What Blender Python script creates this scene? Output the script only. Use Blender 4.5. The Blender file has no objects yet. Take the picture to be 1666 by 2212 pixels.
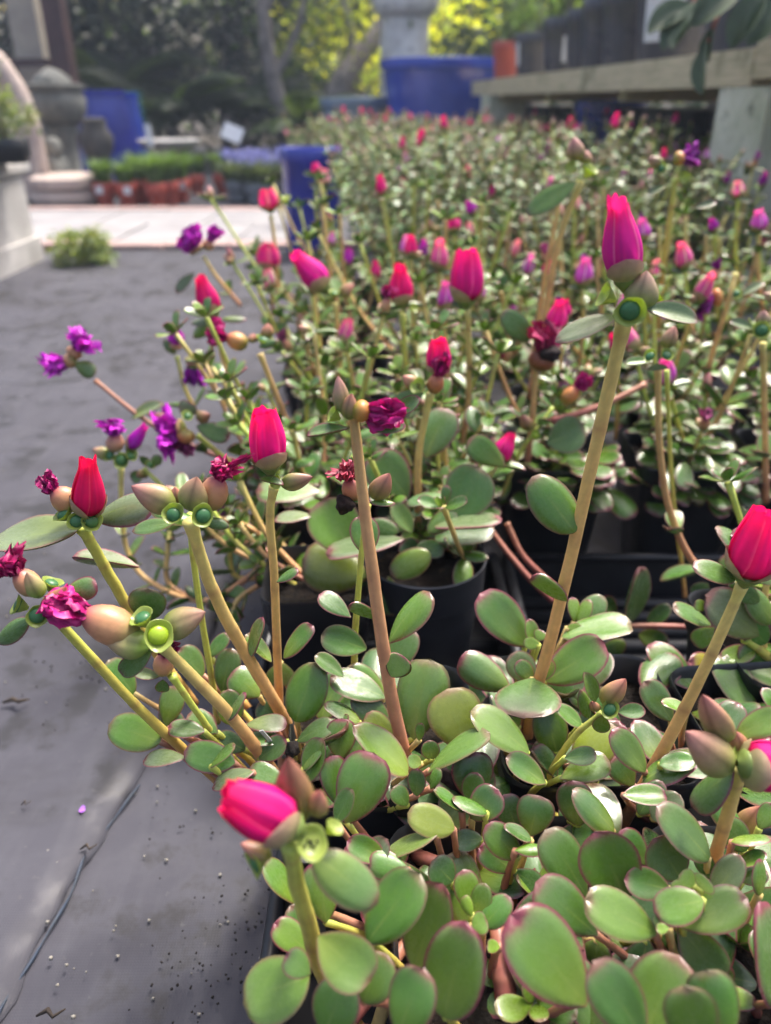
import bpy, bmesh, math, random
from math import sin, cos, pi, radians, tan, sqrt, acos, atan2
from mathutils import Vector, Matrix, noise as mnoise

R = random.Random(11)
scene = bpy.context.scene
COL = scene.collection

# ------------------------------------------------------------------ camera
CAM = Vector((0.0, 0.0, 0.42))
PITCH = radians(28.0)
FPX = 1670.0            # focal length in photo units (photo read as 1666 x 2212)
cd = bpy.data.cameras.new('camera')
cam = bpy.data.objects.new('camera', cd)
COL.objects.link(cam)
cam.location = CAM
cam.rotation_euler = (radians(90) - PITCH, 0, 0)
cd.sensor_fit = 'VERTICAL'
cd.sensor_height = 36.0
cd.sensor_width = 36.0
cd.lens = 36.0 * FPX / 2212.0
cd.clip_start = 0.01
cd.clip_end = 400.0
cd.dof.use_dof = True
cd.dof.focus_distance = 0.345
cd.dof.aperture_fstop = 7.0
scene.camera = cam

# ------------------------------------------------------------------ light
SUN_EL, SUN_AZ = radians(62), radians(34)
w = bpy.data.worlds.new('World')
scene.world = w
w.use_nodes = True
nt = w.node_tree
sky = nt.nodes.new('ShaderNodeTexSky')
sky.sky_type = 'NISHITA'
sky.sun_disc = False
sky.sun_elevation = SUN_EL
sky.sun_rotation = SUN_AZ
sky.air_density = 1.0
sky.dust_density = 9.0
sky.ozone_density = 1.0
bg = nt.nodes['Background']
bg.inputs['Strength'].default_value = 0.15
nt.links.new(sky.outputs['Color'], bg.inputs['Color'])

sd = bpy.data.lights.new('sun', 'SUN')
sd.energy = 2.3
sd.angle = radians(11)
sd.color = (1.0, 0.965, 0.92)
sun = bpy.data.objects.new('sun', sd)
COL.objects.link(sun)
sdir = Vector((sin(SUN_AZ) * cos(SUN_EL), cos(SUN_AZ) * cos(SUN_EL), sin(SUN_EL)))
sun.rotation_euler = (-sdir).to_track_quat('-Z', 'Y').to_euler()

scene.render.engine = 'CYCLES'
scene.cycles.use_denoising = True
scene.cycles.max_bounces = 8
scene.cycles.transparent_max_bounces = 8
scene.view_settings.view_transform = 'Standard'
scene.view_settings.look = 'None'
scene.view_settings.gamma = 1.0
scene.view_settings.use_curve_mapping = False
scene.view_settings.exposure = 1.36

# ------------------------------------------------------------------ view maths
RIGHT = Vector((1, 0, 0))
CUP = Vector((0, sin(PITCH), cos(PITCH)))
FWD = Vector((0, cos(PITCH), -sin(PITCH)))

def ray(px, py):
    return RIGHT * ((px - 833) / FPX) + CUP * ((1106 - py) / FPX) + FWD

def at(px, py, Y):
    d = ray(px, py)
    return CAM + d * (Y / d.y)

def onz(px, py, z):
    d = ray(px, py)
    return CAM + d * ((z - CAM.z) / d.z)

def atd(px, py, dep):
    return CAM + ray(px, py) * dep

def depth(p):
    return (p - CAM).dot(FWD)

def mpp(p):
    return depth(p) / FPX

# ------------------------------------------------------------------ objects
W = {}

def link(name, mesh, M, parent=None):
    o = bpy.data.objects.new(name, mesh)
    COL.objects.link(o)
    if parent is None:
        o.matrix_basis = M
    else:
        o.parent = parent
        o.matrix_basis = W[parent.name].inverted() @ M
    W[o.name] = M.copy()
    return o

def thing(name, label, cat, loc, group=None):
    o = link(name, None, Matrix.Translation(Vector(loc)))
    o.empty_display_size = 0.02
    tag(o, label, cat, group)
    return o

def tag(o, label=None, cat=None, group=None, kind=None):
    if label: o['label'] = label
    if cat: o['category'] = cat
    if group: o['group'] = group
    if kind: o['kind'] = kind
    return o

def mesh(name, verts, faces, mat=None, smooth=True, attrs=None):
    me = bpy.data.meshes.new(name)
    me.from_pydata([tuple(v) for v in verts], [], faces)
    if mat: me.materials.append(mat)
    if smooth:
        me.polygons.foreach_set('use_smooth', [True] * len(me.polygons))
    if attrs:
        for k, vals in attrs.items():
            a = me.attributes.new(k, 'FLOAT_COLOR', 'POINT')
            flat = []
            for v in vals:
                flat.extend(v if len(v) == 4 else (v[0], v[1], v[2], 1.0))
            a.data.foreach_set('color', flat)
    me.update()
    return me

class MB:
    """collects pieces of one mesh"""
    def __init__(s): s.v = []; s.f = []; s.a = []
    def add(s, verts, faces, col=None):
        n = len(s.v)
        s.v += [Vector(v) for v in verts]
        s.f += [tuple(i + n for i in f) for f in faces]
        if col is None: s.a += [(1, 1, 1, 1)] * len(verts)
        elif isinstance(col, tuple): s.a += [col] * len(verts)
        else: s.a += list(col)
    def box(s, x0, x1, y0, y1, z0, z1, M=None, col=None, jit=0.0):
        vs = [Vector((x, y, z)) for z in (z0, z1) for y in (y0, y1) for x in (x0, x1)]
        if jit: vs = [v + Vector((R.uniform(-jit, jit), R.uniform(-jit, jit), R.uniform(-jit, jit))) for v in vs]
        if M: vs = [M @ v for v in vs]
        s.add(vs, [(0, 2, 3, 1), (4, 5, 7, 6), (0, 1, 5, 4), (1, 3, 7, 5), (3, 2, 6, 7), (2, 0, 4, 6)], col)
    def lathe(s, prof, seg=24, M=None, closed_top=False, closed_bot=False, col=None, fn=None):
        vs, fs = [], []
        for (r, z) in prof:
            for k in range(seg):
                a = 2 * pi * k / seg
                v = Vector((r * cos(a), r * sin(a), z))
                if fn: v = fn(v, a)
                vs.append(M @ v if M else v)
        for i in range(len(prof) - 1):
            for k in range(seg):
                k2 = (k + 1) % seg
                fs.append((i * seg + k, i * seg + k2, (i + 1) * seg + k2, (i + 1) * seg + k))
        if closed_bot: fs.append(tuple(range(seg))[::-1])
        if closed_top: fs.append(tuple((len(prof) - 1) * seg + k for k in range(seg)))
        s.add(vs, fs, col)
    def tube(s, pts, rads, seg=8, col=None, cap=True):
        pts = [Vector(p) for p in pts]
        vs, fs, cs = [], [], []
        t0 = (pts[1] - pts[0]).normalized()
        up = Vector((1, 0, 0)) if abs(t0.x) < .8 else Vector((0, 1, 0))
        n = (up - t0 * up.dot(t0)).normalized()
        for i, p in enumerate(pts):
            if i == 0: t = pts[1] - pts[0]
            elif i == len(pts) - 1: t = pts[-1] - pts[-2]
            else: t = pts[i + 1] - pts[i - 1]
            t.normalize()
            n = (n - t * n.dot(t)).normalized()
            b = t.cross(n)
            for k in range(seg):
                a = 2 * pi * k / seg
                vs.append(p + (n * cos(a) + b * sin(a)) * rads[i])
                if callable(col): cs.append(col(i / (len(pts) - 1), a))
        for i in range(len(pts) - 1):
            for k in range(seg):
                k2 = (k + 1) % seg
                fs.append((i * seg + k, i * seg + k2, (i + 1) * seg + k2, (i + 1) * seg + k))
        if cap:
            fs.append(tuple(range(seg))[::-1])
            fs.append(tuple((len(pts) - 1) * seg + k for k in range(seg)))
        s.add(vs, fs, cs if callable(col) else col)
    def mesh(s, name, mat, smooth=True):
        return mesh(name, s.v, s.f, mat, smooth, {'Col': s.a})
    def build(s, name, mat, parent=None, smooth=True, M=None):
        """verts are world coordinates; origin moved to M (identity by default)"""
        M = M or (W[parent.name] if parent else Matrix.Identity(4))
        Mi = M.inverted()
        s.v = [Mi @ v for v in s.v]
        return link(name, s.mesh(name, mat, smooth), M, parent)

def spline(pts, n):
    """Catmull-Rom through 3D points -> n+1 points"""
    P = [Vector(p) for p in pts]
    if len(P) == 2:
        return [P[0].lerp(P[1], i / n) for i in range(n + 1)]
    P = [P[0] * 2 - P[1]] + P + [P[-1] * 2 - P[-2]]
    m = len(P) - 3
    out = []
    for i in range(n + 1):
        u = i / n * m
        k = min(int(u), m - 1); t = u - k
        a, b, c, d = P[k], P[k + 1], P[k + 2], P[k + 3]
        out.append(0.5 * ((2 * b) + (c - a) * t + (2 * a - 5 * b + 4 * c - d) * t * t + (3 * b - a - 3 * c + d) * t ** 3))
    return out

def smoothed(me, angle=40):
    """flat faces with smooth shading only across soft edges"""
    me.polygons.foreach_set('use_smooth', [True] * len(me.polygons))
    me.set_sharp_from_angle(angle=radians(angle))
    return me

# ------------------------------------------------------------------ materials
def newmat(name):
    m = bpy.data.materials.new(name); m.use_nodes = True
    nt = m.node_tree
    for n in list(nt.nodes): nt.nodes.remove(n)
    return m, nt

class NT:
    def __init__(s, name):
        s.m, s.t = newmat(name)
        s.out = s.n('ShaderNodeOutputMaterial')
    def n(s, t, **kw):
        x = s.t.nodes.new(t)
        for k, v in kw.items(): setattr(x, k, v)
        return x
    def l(s, a, b): s.t.links.new(a, b)
    def val(s, sock, v):
        if hasattr(v, 'is_linked') or hasattr(v, 'links'): s.l(v, sock)
        else: sock.default_value = v if not isinstance(v, tuple) or len(v) == 4 or sock.type == 'VECTOR' else (*v, 1)
    def mix(s, f, a, b, mode='MIX'):
        x = s.n('ShaderNodeMix', data_type='RGBA', blend_type=mode)
        s.val(x.inputs[0], f); s.val(x.inputs[6], a); s.val(x.inputs[7], b)
        return x.outputs[2]
    def math(s, op, a, b=0.0, clamp=False):
        x = s.n('ShaderNodeMath', operation=op, use_clamp=clamp)
        s.val(x.inputs[0], a); s.val(x.inputs[1], b)
        return x.outputs[0]
    def ramp(s, f, lo, hi, a=0.0, b=1.0, smooth=True):
        x = s.n('ShaderNodeMapRange', clamp=True, interpolation_type='SMOOTHSTEP' if smooth else 'LINEAR')
        s.val(x.inputs[0], f)
        for i, v in enumerate((lo, hi, a, b)): s.val(x.inputs[i + 1], v)
        return x.outputs[0]
    def attr(s, name):
        x = s.n('ShaderNodeAttribute', attribute_name=name); return x
    def sep(s, c):
        x = s.n('ShaderNodeSeparateColor'); s.l(c, x.inputs[0]); return x.outputs
    def noise(s, scale, detail=3, rough=.55, vec=None, out='Fac', dist=0.0):
        x = s.n('ShaderNodeTexNoise')
        x.inputs['Scale'].default_value = scale; x.inputs['Detail'].default_value = detail
        x.inputs['Roughness'].default_value = rough; x.inputs['Distortion'].default_value = dist
        if vec is not None: s.l(vec, x.inputs['Vector'])
        return x.outputs[out]
    def obj(s): 
        return s.n('ShaderNodeTexCoord').outputs['Object']
    def geo(s):
        return s.n('ShaderNodeNewGeometry').outputs['Position']
    def mapping(s, vec, sc=(1, 1, 1), rot=(0, 0, 0)):
        x = s.n('ShaderNodeMapping'); s.l(vec, x.inputs[0]); x.inputs['Scale'].default_value = sc; x.inputs['Rotation'].default_value = rot
        return x.outputs[0]
    def bump(s, h, strength=.2, dist=.002):
        x = s.n('ShaderNodeBump'); x.inputs['Strength'].default_value = strength; x.inputs['Distance'].default_value = dist
        s.l(h, x.inputs['Height']); return x.outputs[0]
    def bsdf(s, col, rough=.5, spec=.5, bump=None, **kw):
        x = s.n('ShaderNodeBsdfPrincipled')
        s.val(x.inputs['Base Color'], col); s.val(x.inputs['Roughness'], rough)
        s.val(x.inputs['Specular IOR Level'], spec)
        for k, v in kw.items(): s.val(x.inputs[k], v)
        if bump is not None: s.l(bump, x.inputs['Normal'])
        return x.outputs[0]
    def translucent(s, shader, col, f):
        t = s.n('ShaderNodeBsdfTranslucent'); s.val(t.inputs[0], col)
        m = s.n('ShaderNodeMixShader'); s.val(m.inputs[0], f)
        s.l(shader, m.inputs[1]); s.l(t.outputs[0], m.inputs[2])
        return m.outputs[0]
    def done(s, shader):
        s.l(shader, s.out.inputs[0]); return s.m

def simple(name, c1, c2=None, scale=8, rough=.6, spec=.4, bump=.15, bscale=None, bdist=.002, dirt=None):
    t = NT(name)
    p = t.geo()
    c2 = c2 or tuple(x * .7 for x in c1)
    col = t.mix(t.ramp(t.noise(scale, 5, .6, p), .35, .65), c1, c2)
    if dirt: col = t.mix(t.ramp(t.noise(scale * 2.7, 4, .65, p), .56, .7, 0, .8), col, dirt)
    b = t.bump(t.noise((bscale or scale * 6), 4, .6, p), bump, bdist)
    return t.done(t.bsdf(col, rough, spec, b))

# succulent leaf: attribute lf = (along, across, rim distance, underside), tint = per-leaf
def leaf_mat(name, trans=.16, gloss=.19, coat=.26):
    t = NT(name)
    info = t.n('ShaderNodeObjectInfo')
    lf = t.sep(t.attr('lf').outputs['Color'])
    tint = t.attr('tint').outputs['Color']
    rnd = info.outputs['Random']
    oc = t.obj()
    base = t.mix(1.0, t.mix(1.0, info.outputs['Color'], (.76, .80, .70), 'MULTIPLY'), tint, 'MULTIPLY')
    n1 = t.noise(3.2, 4, .6, oc)
    n2 = t.noise(17, 3, .6, oc)
    base = t.mix(t.ramp(n1, .35, .7, 0, .32), base, t.mix(1.0, base, (.70, .78, .72), 'MULTIPLY'))
    base = t.mix(t.ramp(n2, .4, .75, 0, .22), base, t.mix(1.0, base, (1.5, 1.4, 1.2), 'MULTIPLY'))
    # midrib and base paler
    rib = t.math('MULTIPLY', t.ramp(lf[1], .10, .0), t.ramp(lf[0], .8, .1))
    base = t.mix(t.math('MULTIPLY', rib, .42), base, (.24, .32, .08))
    # yellower towards the stalk, differently on each leaf
    yl = t.math('MULTIPLY', t.ramp(lf[0], .75, .05), t.ramp(t.math('FRACT', t.math('MULTIPLY', rnd, 7.31)), .25, 1.0, .03, .55))
    base = t.mix(yl, base, (.20, .25, .025))
    base = t.mix(t.ramp(t.math('FRACT', t.math('MULTIPLY', rnd, 13.7)), .6, 1.0, 0, .35), base, (.07, .17, .05))
    # powdery bloom on the outer blade
    blo = t.math('MULTIPLY', t.ramp(lf[0], .35, 1.0), t.ramp(n1, .3, .7, .02, .15))
    base = t.mix(blo, base, (.26, .30, .20))
    # red purple margin
    e = t.math('ADD', lf[2], t.math('MULTIPLY', t.math('SUBTRACT', n2, .5), .08))
    e1 = t.math('MULTIPLY', t.ramp(e, .24, .02), t.ramp(rnd, 0, 1, .12, .42))
    base = t.mix(e1, base, (.21, .085, .095))
    e2 = t.math('MULTIPLY', t.ramp(e, .12, .035), t.ramp(rnd, 0, 1, .45, 1.0))
    base = t.mix(e2, base, (.165, .032, .05))
    under = t.math('MULTIPLY', lf[3] if len(lf) > 3 else 0.0, 0.0)
    # sparse brown flecks
    fl = t.noise(26, 3, .6, oc)
    base = t.mix(t.ramp(fl, .68, .74, 0, .55), base, (.10, .07, .03))
    base = t.mix(t.math('MULTIPLY', t.ramp(t.noise(2.1, 4, .7, t.mapping(oc, (1, 1, 1), (0, 0, 1.3))), .62, .70, 0, .55), t.ramp(rnd, .55, .75)), base, (.20, .13, .05))
    rg = t.ramp(t.noise(7, 5, .65, oc), .35, .65, gloss - .08, gloss + .26)
    b = t.bump(t.math('ADD', t.noise(60, 3, .6, oc), t.math('MULTIPLY', n1, 1.5)), .12, .02)
    sh = t.bsdf(base, rg, .5, b, **{'Coat Weight': coat, 'Coat Roughness': .13})
    tc = t.mix(1.0, base, (2.3, 2.2, .8), 'MULTIPLY')
    return t.done(t.translucent(sh, tc, trans))

M_LEAF = leaf_mat('succulent_leaf'); M_LEAFB = leaf_mat('succulent_leaf_dull', .2, .46, .0)

def col_mat(name, rough=.4, spec=.45, trans=0.0, tmul=(1.6, 1.4, 1.0), nscale=30, var=.3, bump=.1, stretch=(1, 1, 1), coat=0.0, useobj=True):
    """vertex colour times object colour"""
    t = NT(name)
    c = t.attr('Col').outputs['Color']
    if useobj: c = t.mix(1.0, c, t.n('ShaderNodeObjectInfo').outputs['Color'], 'MULTIPLY')
    p = t.mapping(t.geo(), stretch)
    n = t.noise(nscale, 4, .6, p)
    c = t.mix(t.ramp(n, .3, .7, 0, var), c, t.mix(1.0, c, (.55, .5, .5), 'MULTIPLY'))
    b = t.bump(n, bump, .001)
    sh = t.bsdf(c, rough, spec, b, **({'Coat Weight': coat} if coat else {}))
    if trans: sh = t.translucent(sh, t.mix(1.0, c, tmul, 'MULTIPLY'), trans)
    return t.done(sh)

M_STEM = col_mat('stem_skin', .42, .45, .10, (1.6, 1.4, 1.0), 240, .30, .12)
M_PETAL = col_mat('petal', .62, .18, .38, (1.5, 1.2, 1.2), 350, .16, .15)
M_BUD = col_mat('bud_sepal', .4, .45, .12, (1.5, 1.4, 1.0), 300, .35, .12)
M_CUP = col_mat('seed_cup', .3, .5, .45, (1.5, 1.5, 1.0), 200, .2, .05)
M_DOME = col_mat('seed_dome', .34, .4, .10, (1, 1, 1), 300, .35, .08)
M_CRUMP = col_mat('withered', .45, .4, .15, (1.5, 1, 1), 500, .45, .25)
M_DEBRIS = col_mat('debris', .85, .2, 0, nscale=600, var=.7, bump=.6)
# ------------------------------------------------------------------ leaf prototypes (length 1 on +X, width 1 on Y)
def leaf_data(a, b, nu, nv, thick, cup, bend, seed, wav=.0, notch=0.0, petiole=.05):
    rr = random.Random(seed)
    ph = rr.uniform(0, 6); um = a / (a + b)
    mx = um ** a * (1 - um) ** b
    skew = rr.uniform(-.06, .06)
    V, A, F = [], [], []
    us = [0.5 - 0.5 * cos(pi * (i / nu)) for i in range(nu + 1)]
    us = [u * .55 + (i / nu) * .45 for i, u in enumerate(us)]
    def half(u):
        u = min(max(u, 0), 1)
        h = .5 * (u ** a) * ((1 - u) ** b) / mx
        return max(h, petiole * (1 - u) ** .3 if u < .9 else 0)
    for side in (0, 1):
        for i, u in enumerate(us):
            h = half(u)
            for j in range(nv + 1):
                v = -1 + 2 * j / nv
                v = math.copysign(abs(v) ** .85, v)
                y = h * v
                x = u
                if notch and u > .7: x -= notch * (u - .7) / .3 * math.exp(-(v / .3) ** 2)
                x += wav * .25 * sin(3 * v + ph) * u
                y += skew * u * u + wav * .2 * sin(5 * u + ph) * u
                z = cup * (v * v) * (h * 2) * .5 - bend * u * u + wav * sin(7 * u + 2.2 * v + ph) * u * abs(v)
                th = thick * max(0.0, 1 - abs(v) ** 3) ** .5 * min(1, (h * 2.2) ** .6 if h > 0 else 0)
                z += th if side == 0 else -th * .9
                V.append((x, y, z))
                rim = min((1 - abs(v)) * h * 2, (1 - u) * 1.0)
                A.append((u, abs(v), rim, side))
    n = (nu + 1) * (nv + 1)
    for side in (0, 1):
        for i in range(nu):
            for j in range(nv):
                q = [side * n + i * (nv + 1) + j, side * n + (i + 1) * (nv + 1) + j, side * n + (i + 1) * (nv + 1) + j + 1, side * n + i * (nv + 1) + j + 1]
                F.append(tuple(q) if side == 0 else tuple(q[::-1]))
    for i in range(nu):                      # sew the two skins together along the rim
        for j, fl in ((0, 1), (nv, 0)):
            q = [i * (nv + 1) + j, (i + 1) * (nv + 1) + j, n + (i + 1) * (nv + 1) + j, n + i * (nv + 1) + j]
            F.append(tuple(q[::-1]) if fl else tuple(q))
    return V, F, A

LEAF = []          # round / spoon shaped
for k, (a, b, th, cu, be, wv, no) in enumerate([
        (.58, .48, .050, .06, .06, .012, 0), (.72, .44, .052, -.14, .08, .02, 0), (.52, .50, .046, .16, -.03, .028, 0),
        (.88, .46, .048, .05, .12, .012, 0), (.64, .43, .052, .10, .04, .03, 0), (.52, .52, .054, -.06, .10, .014, 0),
        (.72, .5, .046, .24, -.08, .01, 0), (.7, .43, .048, .08, .0, .02, .07)]):
    V, F, A = leaf_data(a, b, 12, 8, th, cu, be, 100 + k, wv, no)
    LEAF.append(mesh('leaf_blade', V, F, M_LEAF, True, {'lf': A, 'tint': [(1, 1, 1, 1)] * len(V)}))
SLIM = []          # narrow leaf, thicker
for k, (a, b, th, cu, be) in enumerate([(.75, .62, .05, .25, .06), (.7, .7, .055, -.1, .12), (.85, .58, .05, .3, -.08), (.8, .65, .05, .1, .0)]):
    V, F, A = leaf_data(a, b, 11, 6, th, cu, be, 200 + k)
    SLIM.append(mesh('leaf_blade', V, F, M_LEAF, True, {'lf': A, 'tint': [(1, 1, 1, 1)] * len(V)}))
LOWLEAF = [leaf_data(a, b, 5, 4, .04, cu, be, 300 + k) for k, (a, b, cu, be) in enumerate([(.8, .5, .15, .05), (.9, .55, -.1, .1), (.75, .5, .3, -.05)])]
LOWMESH = [mesh('leaf_blade', V, F, M_LEAFB, True, {'lf': A, 'tint': [(1, 1, 1, 1)] * len(V)}) for V, F, A in LOWLEAF]

GREEN = [(.100, .215, .026), (.084, .195, .026), (.125, .245, .028), (.086, .205, .038), (.072, .168, .028)]
def green(rr=R, k=1.0):
    c = rr.choice(GREEN); f = rr.uniform(.85, 1.18) * k
    return (c[0] * f * rr.uniform(.9, 1.15), c[1] * f, c[2] * f * rr.uniform(.8, 1.2), 1)
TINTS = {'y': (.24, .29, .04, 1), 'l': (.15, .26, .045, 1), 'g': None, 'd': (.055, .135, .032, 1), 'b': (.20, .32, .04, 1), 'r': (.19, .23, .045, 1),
         'p': (.17, .215, .115, 1), 's': (.105, .20, .055, 1)}

def leaf_matrix(B, d, n, wid, L):
    """B base, d unit axis, n normal"""
    n = (n - d * n.dot(d)).normalized()
    s = n.cross(d)
    return Matrix(((d.x * L, s.x * wid, n.x * L, B.x), (d.y * L, s.y * wid, n.y * L, B.y), (d.z * L, s.z * wid, n.z * L, B.z), (0, 0, 0, 1)))

def put_leaf(plant, B, T, wa, under=False, tint='g', slim=False, me=None, name='leaf', tilt=None):
    """leaf from base B to tip T whose width looks wa metres wide from the camera"""
    d = T - B; L = d.length; d = d / L
    mid = (B + T) / 2
    v = (CAM - mid).normalized()
    n0 = (v - d * v.dot(d)).normalized()
    asp = .42 if slim else .58
    wr = max(wa, asp * L)
    th = acos(max(-1, min(1, wa / wr))) if wa < wr else radians(R.uniform(0, 12))
    if tilt is not None: th = radians(tilt)
    c1 = Matrix.Rotation(th, 3, d) @ n0
    c2 = Matrix.Rotation(-th, 3, d) @ n0
    n = c1 if (c1.z > c2.z) != under else c2
    if under: n = -n
    me = me or R.choice(SLIM if slim else LEAF)
    o = link(name, me, leaf_matrix(B, d, n, wr * 1.03, L * 1.03), plant)
    c = TINTS.get(tint) or green()
    f = R.uniform(.9, 1.12)
    o.color = (c[0] * f, c[1] * f, c[2] * f, 1)
    return o

# ------------------------------------------------------------------ axis parts (unit length on +Z)
def axis_matrix(B, T, wid, roll=0.0):
    z = T - B; L = z.length; z = z / L
    v = (CAM - B).normalized()
    y = (v - z * v.dot(z))
    y = y.normalized() if y.length > 1e-4 else z.orthogonal().normalized()
    x = y.cross(z)
    if roll:
        q = Matrix.Rotation(roll, 3, z); x = q @ x; y = q @ y
    return Matrix(((x.x * wid, y.x * wid, z.x * L, B.x), (x.y * wid, y.y * wid, z.y * L, B.y), (x.z * wid, y.z * wid, z.z * L, B.z), (0, 0, 0, 1)))

# petal flower bud: width 1, length 1
def bud_r(t, kind):
    if kind == 0:  return .5 * (.62 + .38 * sin(pi * min(1, t / .8)) ** 1.0) * (1 - .26 * max(0, t - .35) / .65) * min(1, .35 + t * 4.2)     # slender cone
    return .5 * (.72 + .28 * sin(pi * min(1, t / .95))) * (1 - .20 * max(0, t - .45) / .55) * min(1, .35 + t * 4.0)                     # tulip

def petal_grid(kind, phi, span, hgt, rin, seed, nt=11, ns=14, twist=.10, curl=.05):
    rr = random.Random(seed); V, A, F = [], [], []
    ph = rr.uniform(0, 6)
    for i in range(nt + 1):
        for j in range(ns + 1):
            s = -1 + 2 * j / ns
            top = hgt * (1 - .11 * abs(s) ** 3 - .030 * math.exp(-(s / .22) ** 2) + .016 * sin(6 * s + ph))
            t = i / nt * top
            r = bud_r(t, kind) * rin + .035 * s * min(1, t * 3) + curl * max(0, t - .82) / .18 * (1 - s * s) * .4
            sp = span * (.72 + .28 * min(1, t * 3)) 
            a = phi + s * sp + twist * t
            r *= 1 + .02 * sin(9 * a + ph)
            V.append((r * cos(a), r * sin(a), t))
            q = i / nt
            base, mid, tipc = Vector((.42, .20, .03)), Vector((1, 1, 1)), Vector((1.15, .9, .62))
            c = base.lerp(mid, min(1, max(0, (q - .06) / .22))) if q < .28 else mid.lerp(tipc, max(0, (q - .55) / .45) ** 1.4)
            vein = 1 - .14 * math.exp(-(s / .08) ** 2)
            edge = .25 * max(0, abs(s) - .75) / .25
            c = c.lerp(Vector((1.15, .8, .55)), edge)
            c = c * (1 + .16 * mnoise.noise(Vector((s * 9, q * 1.2, seed))) + .08 * mnoise.noise(Vector((s * 25, q * 2, seed))))
            if abs(s) > .9 and q > .15: c = c.lerp(Vector((1.3, 14, 1.9)), .55)
            A.append((c.x * vein, c.y, c.z, 1))
    for i in range(nt):
        for j in range(ns):
            F.append((i * (ns + 1) + j, i * (ns + 1) + j + 1, (i + 1) * (ns + 1) + j + 1, (i + 1) * (ns + 1) + j))
    return V, F, A

def sepal_grid(phi, seed, kind, hgt=.42):
    V, A, F = [], [], []
    nt, ns = 7, 8
    for i in range(nt + 1):
        q = i / nt
        for j in range(ns + 1):
            s = -1 + 2 * j / ns
            t = q * hgt
            sp = radians(88) * max(0.0, 1 - q ** 1.9) ** .62 + .02
            r = bud_r(t, kind) * 1.09 + .015 + .05 * max(0, q - .6) + .03 * math.exp(-(s / .2) ** 2) * (1 - q)
            a = phi + s * sp
            V.append((r * cos(a), r * sin(a), t - .03))
            g, p = Vector((.24, .30, .09)), Vector((.42, .24, .19))
            c = g.lerp(p, min(1, q * 1.1 * .8 + .2 * abs(s)))
            A.append((c.x, c.y, c.z, 1))
    for i in range(nt):
        for j in range(ns):
            F.append((i * (ns + 1) + j, i * (ns + 1) + j + 1, (i + 1) * (ns + 1) + j + 1, (i + 1) * (ns + 1) + j))
    return V, F, A

BUDS = []
for kind in (0, 1):
    pet = []
    for k in range(5):
        hg = [1.0, .93, .98, .90, .96][k]
        pet.append(mesh('petal', *[petal_grid(kind, k * 2 * pi / 5 + .3, radians(54), hg, 1.0, 10 * kind + k)[i] for i in (0, 1)], M_PETAL, True,
                        {'Col': petal_grid(kind, k * 2 * pi / 5 + .3, radians(54), hg, 1.0, 10 * kind + k)[2]}))
    for k in range(3):
        g = petal_grid(kind, k * 2 * pi / 3 + .9, radians(62), .95 - .04 * k, .66, 40 + 10 * kind + k, curl=-.1)
        pet.append(mesh('petal', g[0], g[1], M_PETAL, True, {'Col': g[2]}))
    sep = [mesh('sepal', *sepal_grid(ph, 0, kind, hh)[:2], M_BUD, True, {'Col': sepal_grid(ph, 0, kind, hh)[2]}) for ph, hh in ((-.25, .40), (pi - .1, .36))]
    b = MB(); b.lathe([(.06, -.13), (.12, -.10), (.20, -.04), (.30, .02), (.30, .06), (.1, .09)], 14, col=(.15, .21, .05, 1))
    rec = b.mesh('receptacle', M_BUD)
    full = MB()
    for k in range(5): full.add(*petal_grid(kind, k * 2 * pi / 5 + .3, radians(54), [1.0, .93, .98, .90, .96][k], 1.0, 10 * kind + k, 5, 4))
    lowpet = full.mesh('bud_petals', M_PETAL)
    BUDS.append((rec, pet, sep, lowpet))

def put_bud(plant, B, T, wid, kind=0, color=(.62, .010, .20), roll=None, low=False, name='flower_bud'):
    M = axis_matrix(B, T, wid, R.uniform(0, 6) if roll is None else roll)
    rec, pet, sep, lowpet = BUDS[kind]
    o = link(name, rec, M, plant); o.color = (1, 1, 1, 1)
    f = R.uniform(.9, 1.1)
    if low:
        p = link('petals', lowpet, M, o); p.color = (color[0] * f, color[1] * f, color[2] * f, 1)
        p.name = 'bud_tip'; W[p.name] = M
    else:
        for m in pet:
            p = link('petal', m, M, o); p.color = (color[0] * f, color[1] * f, color[2] * f, 1)
    for m in sep:
        p = link('sepal', m, M, o); p.color = (1, 1, 1, 1)
    return o

# pointed closed bud
def pointed(seed, keel=.16):
    V, A, F = [], [], []
    nt, ns = 12, 16
    for i in range(nt + 1):
        t = i / nt
        r = .5 * max(.015, (sin(pi * min(1, t ** .72)) ** .72) * (1 - .12 * t)) if 0 < t < 1 else (.13 if t == 0 else .012)
        r = max(r, .13 * (1 - t * 3)) 
        for k in range(ns):
            a = 2 * pi * k / ns
            m = 1 + keel * abs(cos(a)) ** 10 - .10 * abs(sin(a)) ** 16
            V.append((r * m * cos(a), r * m * sin(a) * .82, t))
            g, p = Vector((.23, .31, .075)), Vector((.46, .25, .22))
            c = g.lerp(p, min(1, max(0, (t - .15) / .75)) ** .9)
            if abs(sin(a)) > .97: c = c * .62
            c = c.lerp(Vector((.20, .05, .05)), .6 * max(0, (t - .88) / .12))
            A.append((c.x, c.y, c.z, 1))
    for i in range(nt):
        for k in range(ns):
            k2 = (k + 1) % ns
            F.append((i * ns + k, i * ns + k2, (i + 1) * ns + k2, (i + 1) * ns + k))
    return mesh('pointed_bud', V, F, M_BUD, True, {'Col': A})
POINTED = pointed(1)

def put_point(plant, B, T, wid, color=(1, 1, 1), name='pointed_bud'):
    o = link(name, POINTED, axis_matrix(B, T, wid, R.uniform(-.8, .8)), plant)
    o.color = (*color, 1)
    return o

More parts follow.
